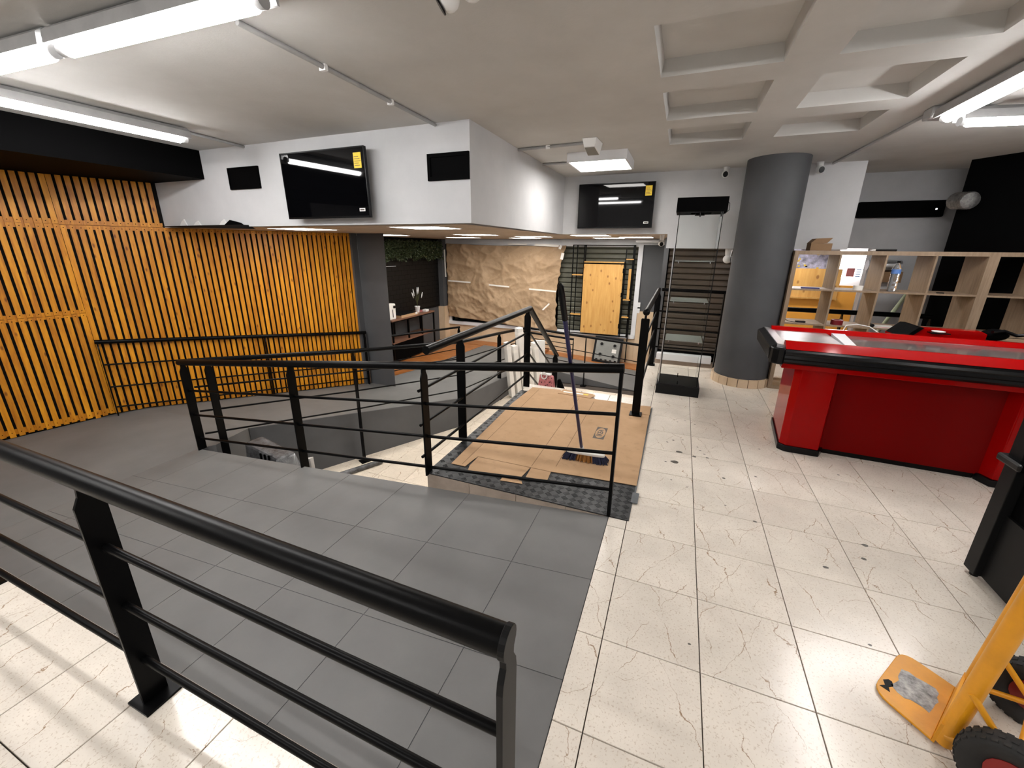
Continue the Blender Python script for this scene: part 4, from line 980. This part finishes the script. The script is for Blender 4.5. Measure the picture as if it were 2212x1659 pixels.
for p in (Cc, Dd): obj('axle_brace', MB().tube([up(p + nb * .02, .28), p + nb * .17 + Vector((0, 0, .125))], .010, 10), 'yellow_paint', t, smooth=True); obj('axle_brace', MB().tube([up(p + nb * .02, .06), p + nb * .17 + Vector((0, 0, .125))], .010, 10), 'yellow_paint', t, smooth=True)
for c in (ax0, ax1):
    cc = c + Vector((0, 0, .125)); n = 36; m = MB(); R0 = .125
    ring = []
    profw = [(.058, -.016), (.100, -.034), (.118, -.033), (.125, -.018), (.126, 0), (.125, .018), (.118, .033), (.100, .034), (.058, .016)]
    for k in range(n):
        a = 2 * PI * k / n; rad = nb * math.cos(a) + Vector((0, 0, 1)) * math.sin(a)
        for r_, o_ in profw: m.v.append(tuple(cc + rad * r_ + e * o_))
    q = len(profw)
    for k in range(n):
        for j in range(q): m.f.append((k * q + j, ((k + 1) % n) * q + j, ((k + 1) % n) * q + (j + 1) % q, k * q + (j + 1) % q))
    ty = obj('tyre', m, 'rubber', t, smooth='all')
    tr = MB()
    for k in range(30):
        for j, o_ in enumerate((-.022, 0, .022)):
            a = 2 * PI * (k + .5 * (j % 2)) / 30; rad = nb * math.cos(a) + Vector((0, 0, 1)) * math.sin(a); tg = -nb * math.sin(a) + Vector((0, 0, 1)) * math.cos(a)
            tr.obox(cc + rad * (.1255 - (.004 if j != 1 else 0)) + e * o_, tg, e, rad, .015, .014, .006)
    tt = obj('tread_block', tr, 'rubber', ty); tt['kind'] = 'stuff'
    hb = MB()
    for s in (-1, 1):
        ringp = [cc + e * s * .012 + (nb * math.cos(a) + Vector((0, 0, 1)) * math.sin(a)) * .062 for a in [2 * PI * k / 20 for k in range(20)]]
        hb.extr(ringp, e * s * .008)
    obj('hub', hb, 'hub_red', t); obj('axle_cap', MB().tube([cc - e * .04, cc + e * .04], .018, 12), 'steel', t)

# ------------------------------------------------------------------ cardboard on the platform
t = thing('cardboard_sheet', 'large flattened brown cardboard covering the platform', 'cardboard', (-.6, 1.7, .009))
def sheet(poly, z, th, mat, parent, name='sheet'):
    return obj(name, MB().prism(poly, z, z + th), mat, parent)
zb = .0095
sheet([(-1.385, .675), (-1.262, .677), (-1.25, .80), (-1.24, .86), (-.78, .862), (-.61, .862), (-.3, .895), (.018, .915), (.002, 2.575), (-.35, 2.60), (-.66, 2.585), (-1.02, 2.63), (-1.05, 2.74), (-1.40, 2.70), (-1.43, 2.1)], zb, .0035, 'cardboard', t)
sheet([(-1.215, .632), (-.805, .648), (-.782, .858), (-1.235, .852), (-1.235, .70)], zb + .0001, .0036, 'cardboard', t, 'flap')
sheet([(-.765, .668), (-.604, .720), (-.615, .858), (-.775, .856)], zb + .0001, .0036, 'cardboard', t, 'flap')
sheet([(-.93, .600), (-.76, .618), (-.78, .655), (-.93, .64)], zb - .0005, .002, 'cardboard', t, 'flap')
for x, y0, y1_ in ((-1.30, .70, 2.65), (-.78, .88, 2.55), (-.60, .95, 2.5)):
    obj('crease', B(x - .0025, x + .0025, y0, y1_, zb + .0034, zb + .0040), 'cardboard_dark', t)
obj('crease', B(-1.24, -.62, .8535, .858, zb + .0034, zb + .0040), 'cardboard_dark', t)
lg = obj('logo_block', B(-.435, -.337, 1.575, 1.835, zb + .0036, zb + .0040), 'print_grey', t)
el = [(-.386 + .044 * math.cos(a), 1.705 + .112 * math.sin(a)) for a in [2 * PI * k / 40 for k in range(40)]]
obj('logo_oval', MB().prism(el, zb + .0041, zb + .0044), 'cardboard', lg)
cu = bpy.data.curves.new('logo_text', 'FONT'); cu.body = 'IKEA'; cu.size = .085; cu.extrude = .0001; cu.align_x = 'CENTER'; cu.align_y = 'CENTER'; cu.offset = .0022
tmp = bpy.data.objects.new('logo_text_tmp', cu); COL.objects.link(tmp)
dg = bpy.context.evaluated_depsgraph_get(); me = bpy.data.meshes.new_from_object(tmp.evaluated_get(dg)); bpy.data.objects.remove(tmp)
lt = bpy.data.objects.new('logo_text', me); COL.objects.link(lt); me.materials.clear(); me.materials.append(MATS['print_grey'])
lt.parent = lg; q = WL[lg.name]; lt.location = (-.386 - q[0], 1.705 - q[1], zb + .0048 - q[2]); lt.rotation_euler = (0, 0, PI / 2); lt.scale = (.86, .80, 1)
# small cardboard around the big post and a paper sleeve with a strip
tag(obj('cardboard_flap', MB().prism([(-.09, 2.33), (.008, 2.33), (.006, 2.585), (-.085, 2.58)], zb + .004, zb + .008), 'cardboard'), 'small square cardboard flap at the foot of the round-ended railing', 'cardboard')
t = thing('paper_sleeve', 'tan cardboard sleeve with a white and yellow strip at the back of the platform', 'sleeve', (-.9, 2.66, .012))
obj('sleeve', MB().prism([(-1.05, 2.60), (-.66, 2.585), (-.62, 2.68), (-.66, 2.73), (-1.02, 2.76)], zb + .004, zb + .010), 'cardboard', t); obj('strip', B(-1.0, -.76, 2.655, 2.69, zb + .0101, zb + .0115), 'tape_white', t); obj('strip_end', B(-.76, -.70, 2.655, 2.69, zb + .0101, zb + .0115), 'yellow_label', t)

# ------------------------------------------------------------------ broom leaning on the railing
t = thing('broom', 'blue broom with white brush head leaning on the black railing', 'broom', (-.41, 1.13, .013))
a = Vector((-.444, 1.165, .075)); b = Vector((-.431, .552, .966)); d = (b - a)
top = a + d * 1.56
obj('handle', MB().tube([a, top], .0125, 14), 'broom_blue', t, smooth=True)
obj('grip', MB().tube([a + d * 1.36, a + d * 1.53, a + d * 1.57, a + d * 1.585], [.0165, .0175, .016, .008], 14), 'black_plastic', t, smooth=True)
hx = Vector((1, .06, 0)).normalized(); hy = Vector((-.06, 1, 0)); hc = Vector((-.41, 1.145, .066))
hp = [hc + hx * (.155 * math.copysign(abs(math.cos(q)) ** .5, math.cos(q))) + hy * (.028 * math.copysign(abs(math.sin(q)) ** .7, math.sin(q))) for q in [2 * PI * k / 24 for k in range(24)]]
obj('brush_block', MB().extr(hp, (0, 0, .022)), 'brush_white', t, bevel=.005)
obj('socket', MB().tube([hc + Vector((-.03, .01, .02)), hc + Vector((-.032, -.02, .07))], [.022, .015], 12), 'brush_white', t, smooth=True)
for nm, x0, x1, mt in (('bristles', -.175, -.075, 'bristle_navy'), ('bristles', -.075, .06, 'bristle_orange'), ('bristles', .06, .175, 'bristle_navy')):
    m = MB(); rb_ = random.Random(int(x0 * 1000))
    for k in range(150):
        x = rb_.uniform(x0, x1); y = rb_.uniform(-.028, .028); sp = 1.0 + .22 * rb_.random()
        p0 = hc + hx * x * .9 + hy * y * .8; p1 = hc + hx * x * 1.02 * (1 + .06 * rb_.random()) + hy * y * 1.7 * sp; p1.z = .0135 + rb_.random() * .006
        w_ = hx * .0028; v_ = hy * .0028
        m.hexa([p1 - w_ - v_, p1 + w_ - v_, p1 + w_ + v_, p1 - w_ + v_, p0 - w_ - v_, p0 + w_ - v_, p0 + w_ + v_, p0 - w_ + v_])
    o = obj(nm, m, mt, t); o['kind'] = 'stuff'

# ------------------------------------------------------------------ things in the lower floor
def leaning_box(name, label, cat, base, w_, dp, h, tilt, rz, mat, group=None):
    t = thing(name, label, cat, (base[0], base[1], ZP), group)
    ax = Vector((math.cos(rz), math.sin(rz), 0)); ay = Vector((-math.sin(rz), math.cos(rz), 0))
    az = (Vector((0, 0, 1)) * math.cos(tilt) + ax * math.sin(tilt)); axx = ay.cross(az)
    c = Vector((base[0], base[1], ZP + .02 + w_ / 2 * abs(math.sin(tilt)))) + az * h / 2
    obj('box', MB().obox(c, axx, ay, az, w_, dp, h), mat, t, bevel=.003)
    obj('end_flap', MB().obox(c + az * (h / 2 + .002), axx, ay, az, w_ * .96, dp * .8, .004), 'tape_white', t)
    obj('tape', MB().obox(c + az * (h / 2 - .10), axx, ay, az, w_ + .004, dp + .004, .05), 'tape_white', t)
    return t
bx = [(-2.66, 5.20, 1.10, .085), (-2.57, 5.32, 1.02, .10), (-2.47, 5.40, 1.36, .11), (-2.36, 5.50, .98, .09), (-2.26, 5.62, 1.05, .09)]
labs = ['front one of the long white cartons leaning by the platform', 'second long white carton leaning by the platform, slightly shorter', 'tallest of the long white cartons leaning by the platform', 'fourth long white carton leaning, with a dark open end', 'rearmost of the long white cartons leaning by the platform']
for (x, y, h, w_), lb in zip(bx, labs):
    leaning_box('long_carton', lb, 'box', (x, y), w_, .13, h, -.12, .9, 'offwhite_card', 'long white cartons')
tag(obj('white_board', MB().obox((-2.36, 5.98, ZP + .52), Vector((1, .2, 0)).normalized(), Vector((-.2, 1, .12)).normalized(), Vector((0, -.12, 1)).normalized(), .22, .02, 1.02), 'white_plastic'), 'plain white board leaning behind the long cartons', 'board')
# pink patterned handbag on the stairs
hb0 = Vector((-1.27, 3.0, -.19))
t = thing('handbag', 'small pink patterned handbag with white ring handle on the stairs', 'handbag', tuple(hb0))
def bg(u, w_, v_): return (-1.43 + .03 * v_ + u * (.25 - .07 * v_), 2.93 + w_ * .12 + (.035 - .07 * w_) * v_, -.189 + .30 * v_)
obj('body', MB().hexa([bg(0, 0, 0), bg(1, 0, 0), bg(1, 1, 0), bg(0, 1, 0), bg(0, 0, 1), bg(1, 0, .96), bg(1, 1, .96), bg(0, 1, 1)]), 'pink', t, bevel=.02)
rp = random.Random(2); m = MB()
for k in range(60):
    p_ = bg(rp.uniform(.08, .92), 0, rp.uniform(.06, .92))
    m.obox((p_[0], p_[1] - .0015, p_[2]), Vector((1, 0, .3)).normalized(), Vector((0, 1, 0)), Vector((-.3, 0, 1)).normalized(), .008, .003, .012)
o = obj('print_spot', m, 'plum', t); o['kind'] = 'stuff'
obj('handle', MB().tube([(-1.335 + .036 * math.cos(a), 2.955, .095 + .042 * math.sin(a)) for a in [2 * PI * k / 20 for k in range(20)]], .008, 8, closed=True), 'white_plastic', t, smooth='all')
obj('clasp', B(-1.39, -1.25, 2.962, 3.018, .104, .118), 'white_plastic', t)
tag(obj('dark_bag', MB().hexa([(-1.165, 2.95, -.189), (-1.02, 2.95, -.189), (-1.02, 3.06, -.189), (-1.165, 3.06, -.189), (-1.168, 2.98, .05), (-1.14, 2.98, .06), (-1.14, 3.04, .06), (-1.168, 3.04, .05)]), 'black_matte', bevel=.01), 'small black bag slumped beside the pink handbag', 'bag')
# film wrapped parcel behind the first ramp
t = thing('wrapped_parcel', 'grey parcel wrapped in shiny plastic film below the ramp', 'parcel', (-3.75, .95, ZP))
m = MB(); 
nx, nz = 12, 9
rp = random.Random(6); gr = {}
base_ = [(-4.05, .72), (-3.42, .72), (-3.42, 1.02), (-4.05, 1.02)]
obj('block', MB().hexa([(-4.05, .74, ZP), (-3.40, .74, ZP), (-3.40, 1.02, ZP), (-4.05, 1.02, ZP), (-4.02, .78, -.365), (-3.52, .78, -.47), (-3.50, .98, -.47), (-4.0, .98, -.365)]), 'wrap_film', t, bevel=.03)
obj('film_fold', MB().hexa([(-3.54, .76, -.48), (-3.36, .80, -.80), (-3.36, .98, -.80), (-3.50, .96, -.48), (-3.53, .77, -.455), (-3.345, .80, -.81), (-3.345, .98, -.81), (-3.49, .96, -.505)]), 'clear_plastic', t)
for k in range(3): obj('strap', B(-3.78 + .06 * k, -3.76 + .06 * k, .765, .775, -.68, -.445), 'black_matte', t)
tag(obj('paper_slip', MB().hexa([(-2.87, .58, ZP), (-2.80, .58, ZP), (-2.80, .62, ZP), (-2.87, .62, ZP), (-2.875, .56, -.215), (-2.80, .56, -.19), (-2.80, .60, -.19), (-2.875, .60, -.215)]), 'offwhite_card', bevel=.004), 'narrow pale carton standing beside a railing post below the ramp', 'box')
tag(obj('foil_roll', MB().tube([(-3.33, 2.10, ZP + .035), (-3.62, 1.55, ZP + .035)], [.032, .036], 14), 'wrap_film', smooth=True), 'film wrapped roll lying on the lower cream floor', 'roll')

# ------------------------------------------------------------------ back room: paper, shelf with wooden door, grey panel
t = thing('kraft_paper', 'crumpled brown paper sheet taped over the rear window', 'paper', (-4.1, 8.05, -.3))
nx, nz = 130, 84; m = MB()
def paper_y(u, v):
    x, z = u * 6, v * 4
    def ridge(a, b, c, p=3): return (1 - abs(noise.noise((a, b, c)))) ** p
    y = .07 * noise.noise((x * .6, z * .6, 3.1)) + .05 * ridge(x * .75 + z * .9, z * .7 - x * .35, 7.7, 5) + .035 * ridge(x * 1.1 - z * 1.2, z * 1.1 + x * .5, 4.4, 4) + .018 * ridge(x * 3.1, z * 2.7 + x, 1.3) + .009 * ridge(x * 6.5 + z, z * 6.5, 2.3)
    sag = .05 * math.sin(PI * u) * (1 - v)
    return 8.07 - y - sag
for j in range(nz + 1):
    for i in range(nx + 1):
        u, v = i / nx, j / nz
        xl = -5.70 + .02 * noise.noise((v * 9, 1, 0)) + .10 * (1 - v) * 0; xr = -2.44 - .16 * (1 - v) ** .7 + .05 * noise.noise((v * 14, 5, 0)) - .10 * math.sin(PI * v)
        zb_ = -.16 - .19 * u + .02 * noise.noise((u * 8, 2, 2)); zt_ = 1.755 - .035 * u + .012 * noise.noise((u * 10, 9, 2)) - .03 * math.sin(PI * u)
        m.v.append((xl + (xr - xl) * u, paper_y(u, v), zb_ + (zt_ - zb_) * v))
for j in range(nz):
    for i in range(nx): m.f.append((j * (nx + 1) + i, j * (nx + 1) + i + 1, (j + 1) * (nx + 1) + i + 1, (j + 1) * (nx + 1) + i))
pp = obj('sheet', m, 'kraft_paper', t, smooth='all'); sm = pp.modifiers.new('thick', 'SOLIDIFY'); sm.thickness = .002; sm.offset = 0
def strip(x0, z0, x1, z1_, w_=.035):
    d = Vector((x1 - x0, 0, z1_ - z0)); L_ = d.length; d.normalize(); u = (x0 + x1) / 2
    obj('tape', MB().obox(((x0 + x1) / 2, 7.925, (z0 + z1_) / 2), d, (0, 1, 0), d.cross(Vector((0, 1, 0))), L_, .004, w_), 'tape_white', t)
strip(-5.62, .80, -4.95, .78); strip(-4.42, .74, -3.85, .71); strip(-3.32, .68, -2.62, .65); strip(-2.95, .18, -2.78, .35)
strip(-3.2, 1.73, -2.6, 1.71, .05); strip(-3.9, 1.74, -3.4, 1.74, .03); strip(-2.52, 1.40, -2.49, 1.55, .07); strip(-2.58, 1.64, -2.54, 1.72, .06); strip(-5.69, .9, -5.70, 1.6, .04); strip(-3.1, -.33, -2.7, -.35, .06)
for k, (x, z) in enumerate(((-5.69, .5), (-5.68, 1.0), (-5.69, .1))): pass
# frame with shelves
t = thing('door_shelf', 'black metal frame shelf holding a knotty pine door before the shutter', 'shelf', (-1.5, 8.0, -.95))
yf = 8.0
for x, z0, z1_ in ((-2.26, -.95, 1.72), (-2.16, -.28, 1.72), (-1.995, -.28, 1.72), (-1.965, 1.3, 1.72), (-1.045, -.35, 1.65), (-.86, -.95, 1.72)):
    obj('upright', B(x - .011, x + .011, yf - .011, yf + .011, z0, z1_), 'black_paint', t)
obj('upright', B(-.90, -.868, yf - .02, yf + .03, -.35, 1.72), 'black_paint', t)
for z in (-.345, 1.72): obj('crossbar', B(-2.27, -.85, yf - .01, yf + .01, z, z + .02), 'black_paint', t)
obj('crossbar', B(-1.98, -1.05, yf - .01, yf + .01, 1.325, 1.343), 'black_paint', t)
obj('top_board', B(-1.98, -1.07, yf - .05, yf + .10, 1.345, 1.37), 'pine', t)
for x0, x1, z in ((-2.25, -2.0, 1.05), (-2.25, -2.0, .12), (-1.03, -.87, 1.42), (-1.03, -.87, .52), (-1.03, -.87, -.30 + .42)):
    obj('small_shelf', B(x0, x1, yf - .07, yf + .07, z, z + .022), 'pine', t)
obj('side_board', B(-.955, -.90, yf - .03, yf + .02, .545, 1.22), 'pine', t)
dr = obj('door', B(-1.975, -1.075, yf - .075, yf - .05, -.30, 1.315), 'pine', t)
for z in (1.18, .64, -.08): obj('hinge', MB().box(-1.085, -1.035, yf - .085, yf - .045, z - .05, z + .05), 'black_paint', dr)
obj('back_bar', B(-2.26, -.86, yf + .06, yf + .07, -.32, -.30), 'white_metal', t)
# grey plastic panel with four round recesses
t = thing('plastic_panel', 'grey moulded plastic panel with four round hollows leaning on the rear wall', 'panel', (-1.3, 7.8, -.93))
ax = Vector((1, 0, -.055)).normalized(); az = Vector((.08, .30, 1)).normalized(); ay = az.cross(ax).normalized(); az = ax.cross(ay)
c0 = Vector((-1.27, 7.83, -.66))
obj('rim', MB().obox(c0 + ay * .012, ax, ay, az, .66, .03, .62), 'charcoal', t); pn = obj('panel', MB().obox(c0 - ay * .012, ax, ay, az, .56, .03, .52), 'panel_grey', t, bevel=.01)
for u, v in ((-.15, .13), (.16, .12), (-.15, -.12), (.16, -.14)):
    q = c0 + ax * u + az * v - ay * .029
    obj('hollow', MB().tube([q + (ax * math.cos(a) + az * math.sin(a)) * .045 for a in [2 * PI * k / 18 for k in range(18)]], .010, 8, closed=True), 'panel_grey', pn, smooth='all')
    obj('hollow_floor', MB().extr([q + (ax * math.cos(a) + az * math.sin(a)) * .036 for a in [2 * PI * k / 18 for k in range(18)]], ay * .003), 'charcoal', pn)
obj('rib', MB().obox(c0 - ay * .029, ax, ay, az, .54, .006, .008), 'panel_grey', pn); obj('rib', MB().obox(c0 - ay * .029, az, ay, ax, .5, .006, .008), 'panel_grey', pn); obj('foil_patch', MB().obox(c0 + ax * .16 + az * -.01 - ay * .03, ax, ay, az, .10, .004, .09), 'tape_white', pn)
for k in range(5): obj('notch', MB().obox(c0 + ax * (-.22 + .11 * k) + az * -.24 - ay * .03, ax, ay, az, .05, .012, .03), 'charcoal', pn)
# switch plates beside the door frame
for z, lb in ((.42, 'upper small white switch plate on the grey rear pillar'), (.28, 'lower small white switch plate on the grey rear pillar')):
    t = thing('switch_plate', lb, 'switch', (-.68, 8.09, z)); obj('plate', B(-.715, -.645, 8.082, 8.1195, z - .05, z + .05), 'white_plastic', t); obj('rocker', B(-.70, -.66, 8.078, 8.082, z - .03, z + .03), 'white_metal', t)
t = thing('strip_lamp', 'short white strip lamp under the low ceiling above the grey pillar', 'lamp', (-.42, 7.6, 1.80)); obj('body', B(-.82, -.36, 7.55, 7.62, 1.795, 1.83), 'white_metal', t); obj('cover', B(-.81, -.37, 7.545, 7.625, 1.785, 1.795), 'white_plastic', t)

# ------------------------------------------------------------------ black brick niche with hedge panel and console table
XB = -5.885
bw, bh = .235, .098
bsrc = {}
for r in range(13):
    z = .18 + r * (bh + .008)
    if z > 1.45: break
    y = 5.55 - (r % 2) * .12
    while y < 7.84:
        y2 = min(y + bw, 7.85); key = round(y2 - y, 3)
        if y2 - y > .03:
            dp = .0
            if key in bsrc: dup(bsrc[key], (XB, y, z), wr)
            else: bsrc[key] = obj('brick', MB().box(XB - .02, XB + .012, y, y2 - .008, z, z + bh), 'brick_black', wr, org=(XB, y, z))
        y = y2
obj('niche_back', B(-5.899, -5.875, 5.4, 7.86, .12, ZS - .001), 'wall_black', wr)
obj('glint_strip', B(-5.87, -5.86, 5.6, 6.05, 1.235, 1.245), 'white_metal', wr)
# artificial hedge: thousands of small leaves on a backing
t = thing('hedge_panel', 'artificial green hedge panel above the black brick niche', 'hedge', (-5.85, 6.7, 1.38))
obj('backing', B(-5.87, -5.85, 5.5, 7.86, 1.44, ZS - .002), 'wall_black', t)
m = MB(); rl = random.Random(9)
for k in range(5200):
    y = rl.uniform(5.5, 7.88); zlow = 1.385 + .03 * math.sin(y * 11) + .02 * math.sin(y * 31); z = rl.uniform(zlow, ZS - .065)
    c = Vector((-5.85 + rl.random() ** .8 * .13, y, z)); d = Vector((rl.uniform(.1, 1), rl.uniform(-1, 1), rl.uniform(-1, .8))).normalized(); s_ = d.cross(Vector((rl.uniform(-1, 1), rl.uniform(-1, 1), rl.uniform(-1, 1)))).normalized(); n_ = d.cross(s_)
    l_ = rl.uniform(.035, .06); w_ = l_ * .25
    m.add([c, c + d * l_ * .5 + s_ * w_ + n_ * .003, c + d * l_, c + d * l_ * .5 - s_ * w_ + n_ * .003, c + d * l_ * .5 - n_ * .002], [(0, 1, 2, 3), (0, 4, 1), (1, 4, 2), (2, 4, 3), (3, 4, 0)])
o = obj('leaves', m, 'leaf_green', t); o['kind'] = 'stuff'
# console table
ZT = .155
t = thing('console_table', 'brown topped console table with black frame in the brick niche', 'table', (-5.65, 6.7, -.80))
obj('table_top', B(-5.86, -5.42, 5.20, 6.88, ZT - .03, ZT), 'table_brown', t); obj('lower_shelf', B(-5.86, -5.42, 5.20, 6.88, -.36, -.33), 'table_brown', t)
for y in (5.23, 5.80, 6.33, 6.85):
    for x in (-5.84, -5.44): obj('leg', B(x - .016, x + .016, y - .016, y + .016, -.80, ZT - .03), 'black_paint', t)
for x in (-5.84, -5.44): obj('rail', B(x - .012, x + .012, 5.23, 6.85, ZT - .055, ZT - .031), 'black_paint', t)
obj('drawer_front', B(-5.45, -5.42, 5.25, 6.3, -.76, -.37), 'black_matte', t)
t = thing('flower_pot', 'white pot with thin leaves and white blossoms on the console table', 'plant', (-5.62, 6.44, ZT))
obj('pot', MB().lathe((-5.62, 6.44, ZT), [(.042, 0), (.062, .13), (.066, .135), (.066, .15), (.055, .15), (.05, .13)], 24), 'white_plastic', t, smooth=True)
rl = random.Random(12)
for k in range(14):
    a = rl.uniform(0, 6.28); L_ = rl.uniform(.25, .38); out = rl.uniform(.03, .13); p0 = Vector((-5.62, 6.44, ZT + .13))
    pts = [p0 + Vector((math.cos(a) * out * s * s, math.sin(a) * out * s * s, L_ * s)) for s in (0, .33, .66, 1)]
    obj('stem', MB().tube(pts, [.004, .0045, .004, .001], 6), 'stem_green', t, smooth=True)
for k, (dx, dy, hz_, ln) in enumerate(((0, -.10, .40, .16), (.02, -.16, .36, .13), (0, .02, .42, .17), (0, .06, .44, .15), (.02, .16, .33, .13))):
    p0 = Vector((-5.62 + dx, 6.44 + dy, ZT + hz_)); p1 = p0 + Vector((0, dy * .35, ln))
    obj('blossom', MB().tube([p0, p0 + (p1 - p0) * .5, p1], [.008, .014, .006], 8), 'white_plastic', t, smooth='all')
t = thing('flat_carton', 'flat dark topped carton lying on the console table', 'box', (-5.62, 5.85, ZT)); obj('carton', B(-5.80, -5.45, 5.58, 6.22, ZT, ZT + .055), 'cardboard', t); obj('lid', B(-5.81, -5.46, 5.57, 6.15, ZT + .0551, ZT + .072), 'charcoal', t); obj('tag', B(-5.449, -5.445, 6.10, 6.18, ZT + .02, ZT + .06), 'white_plastic', t)
t = thing('cream_case', 'cream coloured upright case at the left end of the console table', 'case', (-5.6, 5.37, ZT)); obj('case', B(-5.62, -5.48, 5.22, 5.44, ZT, ZT + .34), 'tape_white', t, bevel=.02); obj('knob', MB().lathe((-5.48, 5.38, ZT + .27), [(.03, 0), (.03, .02)], 14, 'x'), 'black_plastic', t); obj('groove', B(-5.481, -5.477, 5.32, 5.34, ZT + .05, ZT + .22), 'black_plastic', t)
t = thing('card_pack', 'small white pack beside the flower pot on the console table', 'pack', (-5.55, 6.7, ZT)); obj('pack', B(-5.60, -5.50, 6.62, 6.74, ZT, ZT + .05), 'white_plastic', t); obj('sheet', B(-5.75, -5.61, 6.5, 6.75, ZT, ZT + .01), 'pink', t)
# loose dark ceiling strip hanging below the soffit at the left, peeling plaster flakes
t = thing('sagging_panel', 'dark broken ceiling panel edge sagging below the soffit', 'panel', (-4.9, 1.5, 1.85))
obj('panel', MB().hexa([(-5.70, 1.42, 1.862), (-4.35, 1.42, 1.835), (-4.35, 1.60, 1.835), (-5.70, 1.60, 1.862), (-5.70, 1.42, 1.872), (-4.35, 1.42, 1.875), (-4.35, 1.5195, 1.875), (-5.70, 1.5195, 1.872)]), 'charcoal', t)
for x, h in ((-5.45, .07), (-5.2, .05), (-4.75, .06)):
    obj('torn_flake', MB().extr([(x - .06, 1.505, 1.88), (x + .07, 1.505, 1.88), (x + .03, 1.505, 1.88 + h), (x - .02, 1.505, 1.88 + h * .6)], (0, .012, 0)), 'white_plastic', t)
obj('black_flap', MB().extr([(-4.72, 1.50, 1.878), (-4.42, 1.50, 1.878), (-4.46, 1.50, 1.90), (-4.62, 1.50, 1.93)], (0, .015, 0)), 'black_matte', t)
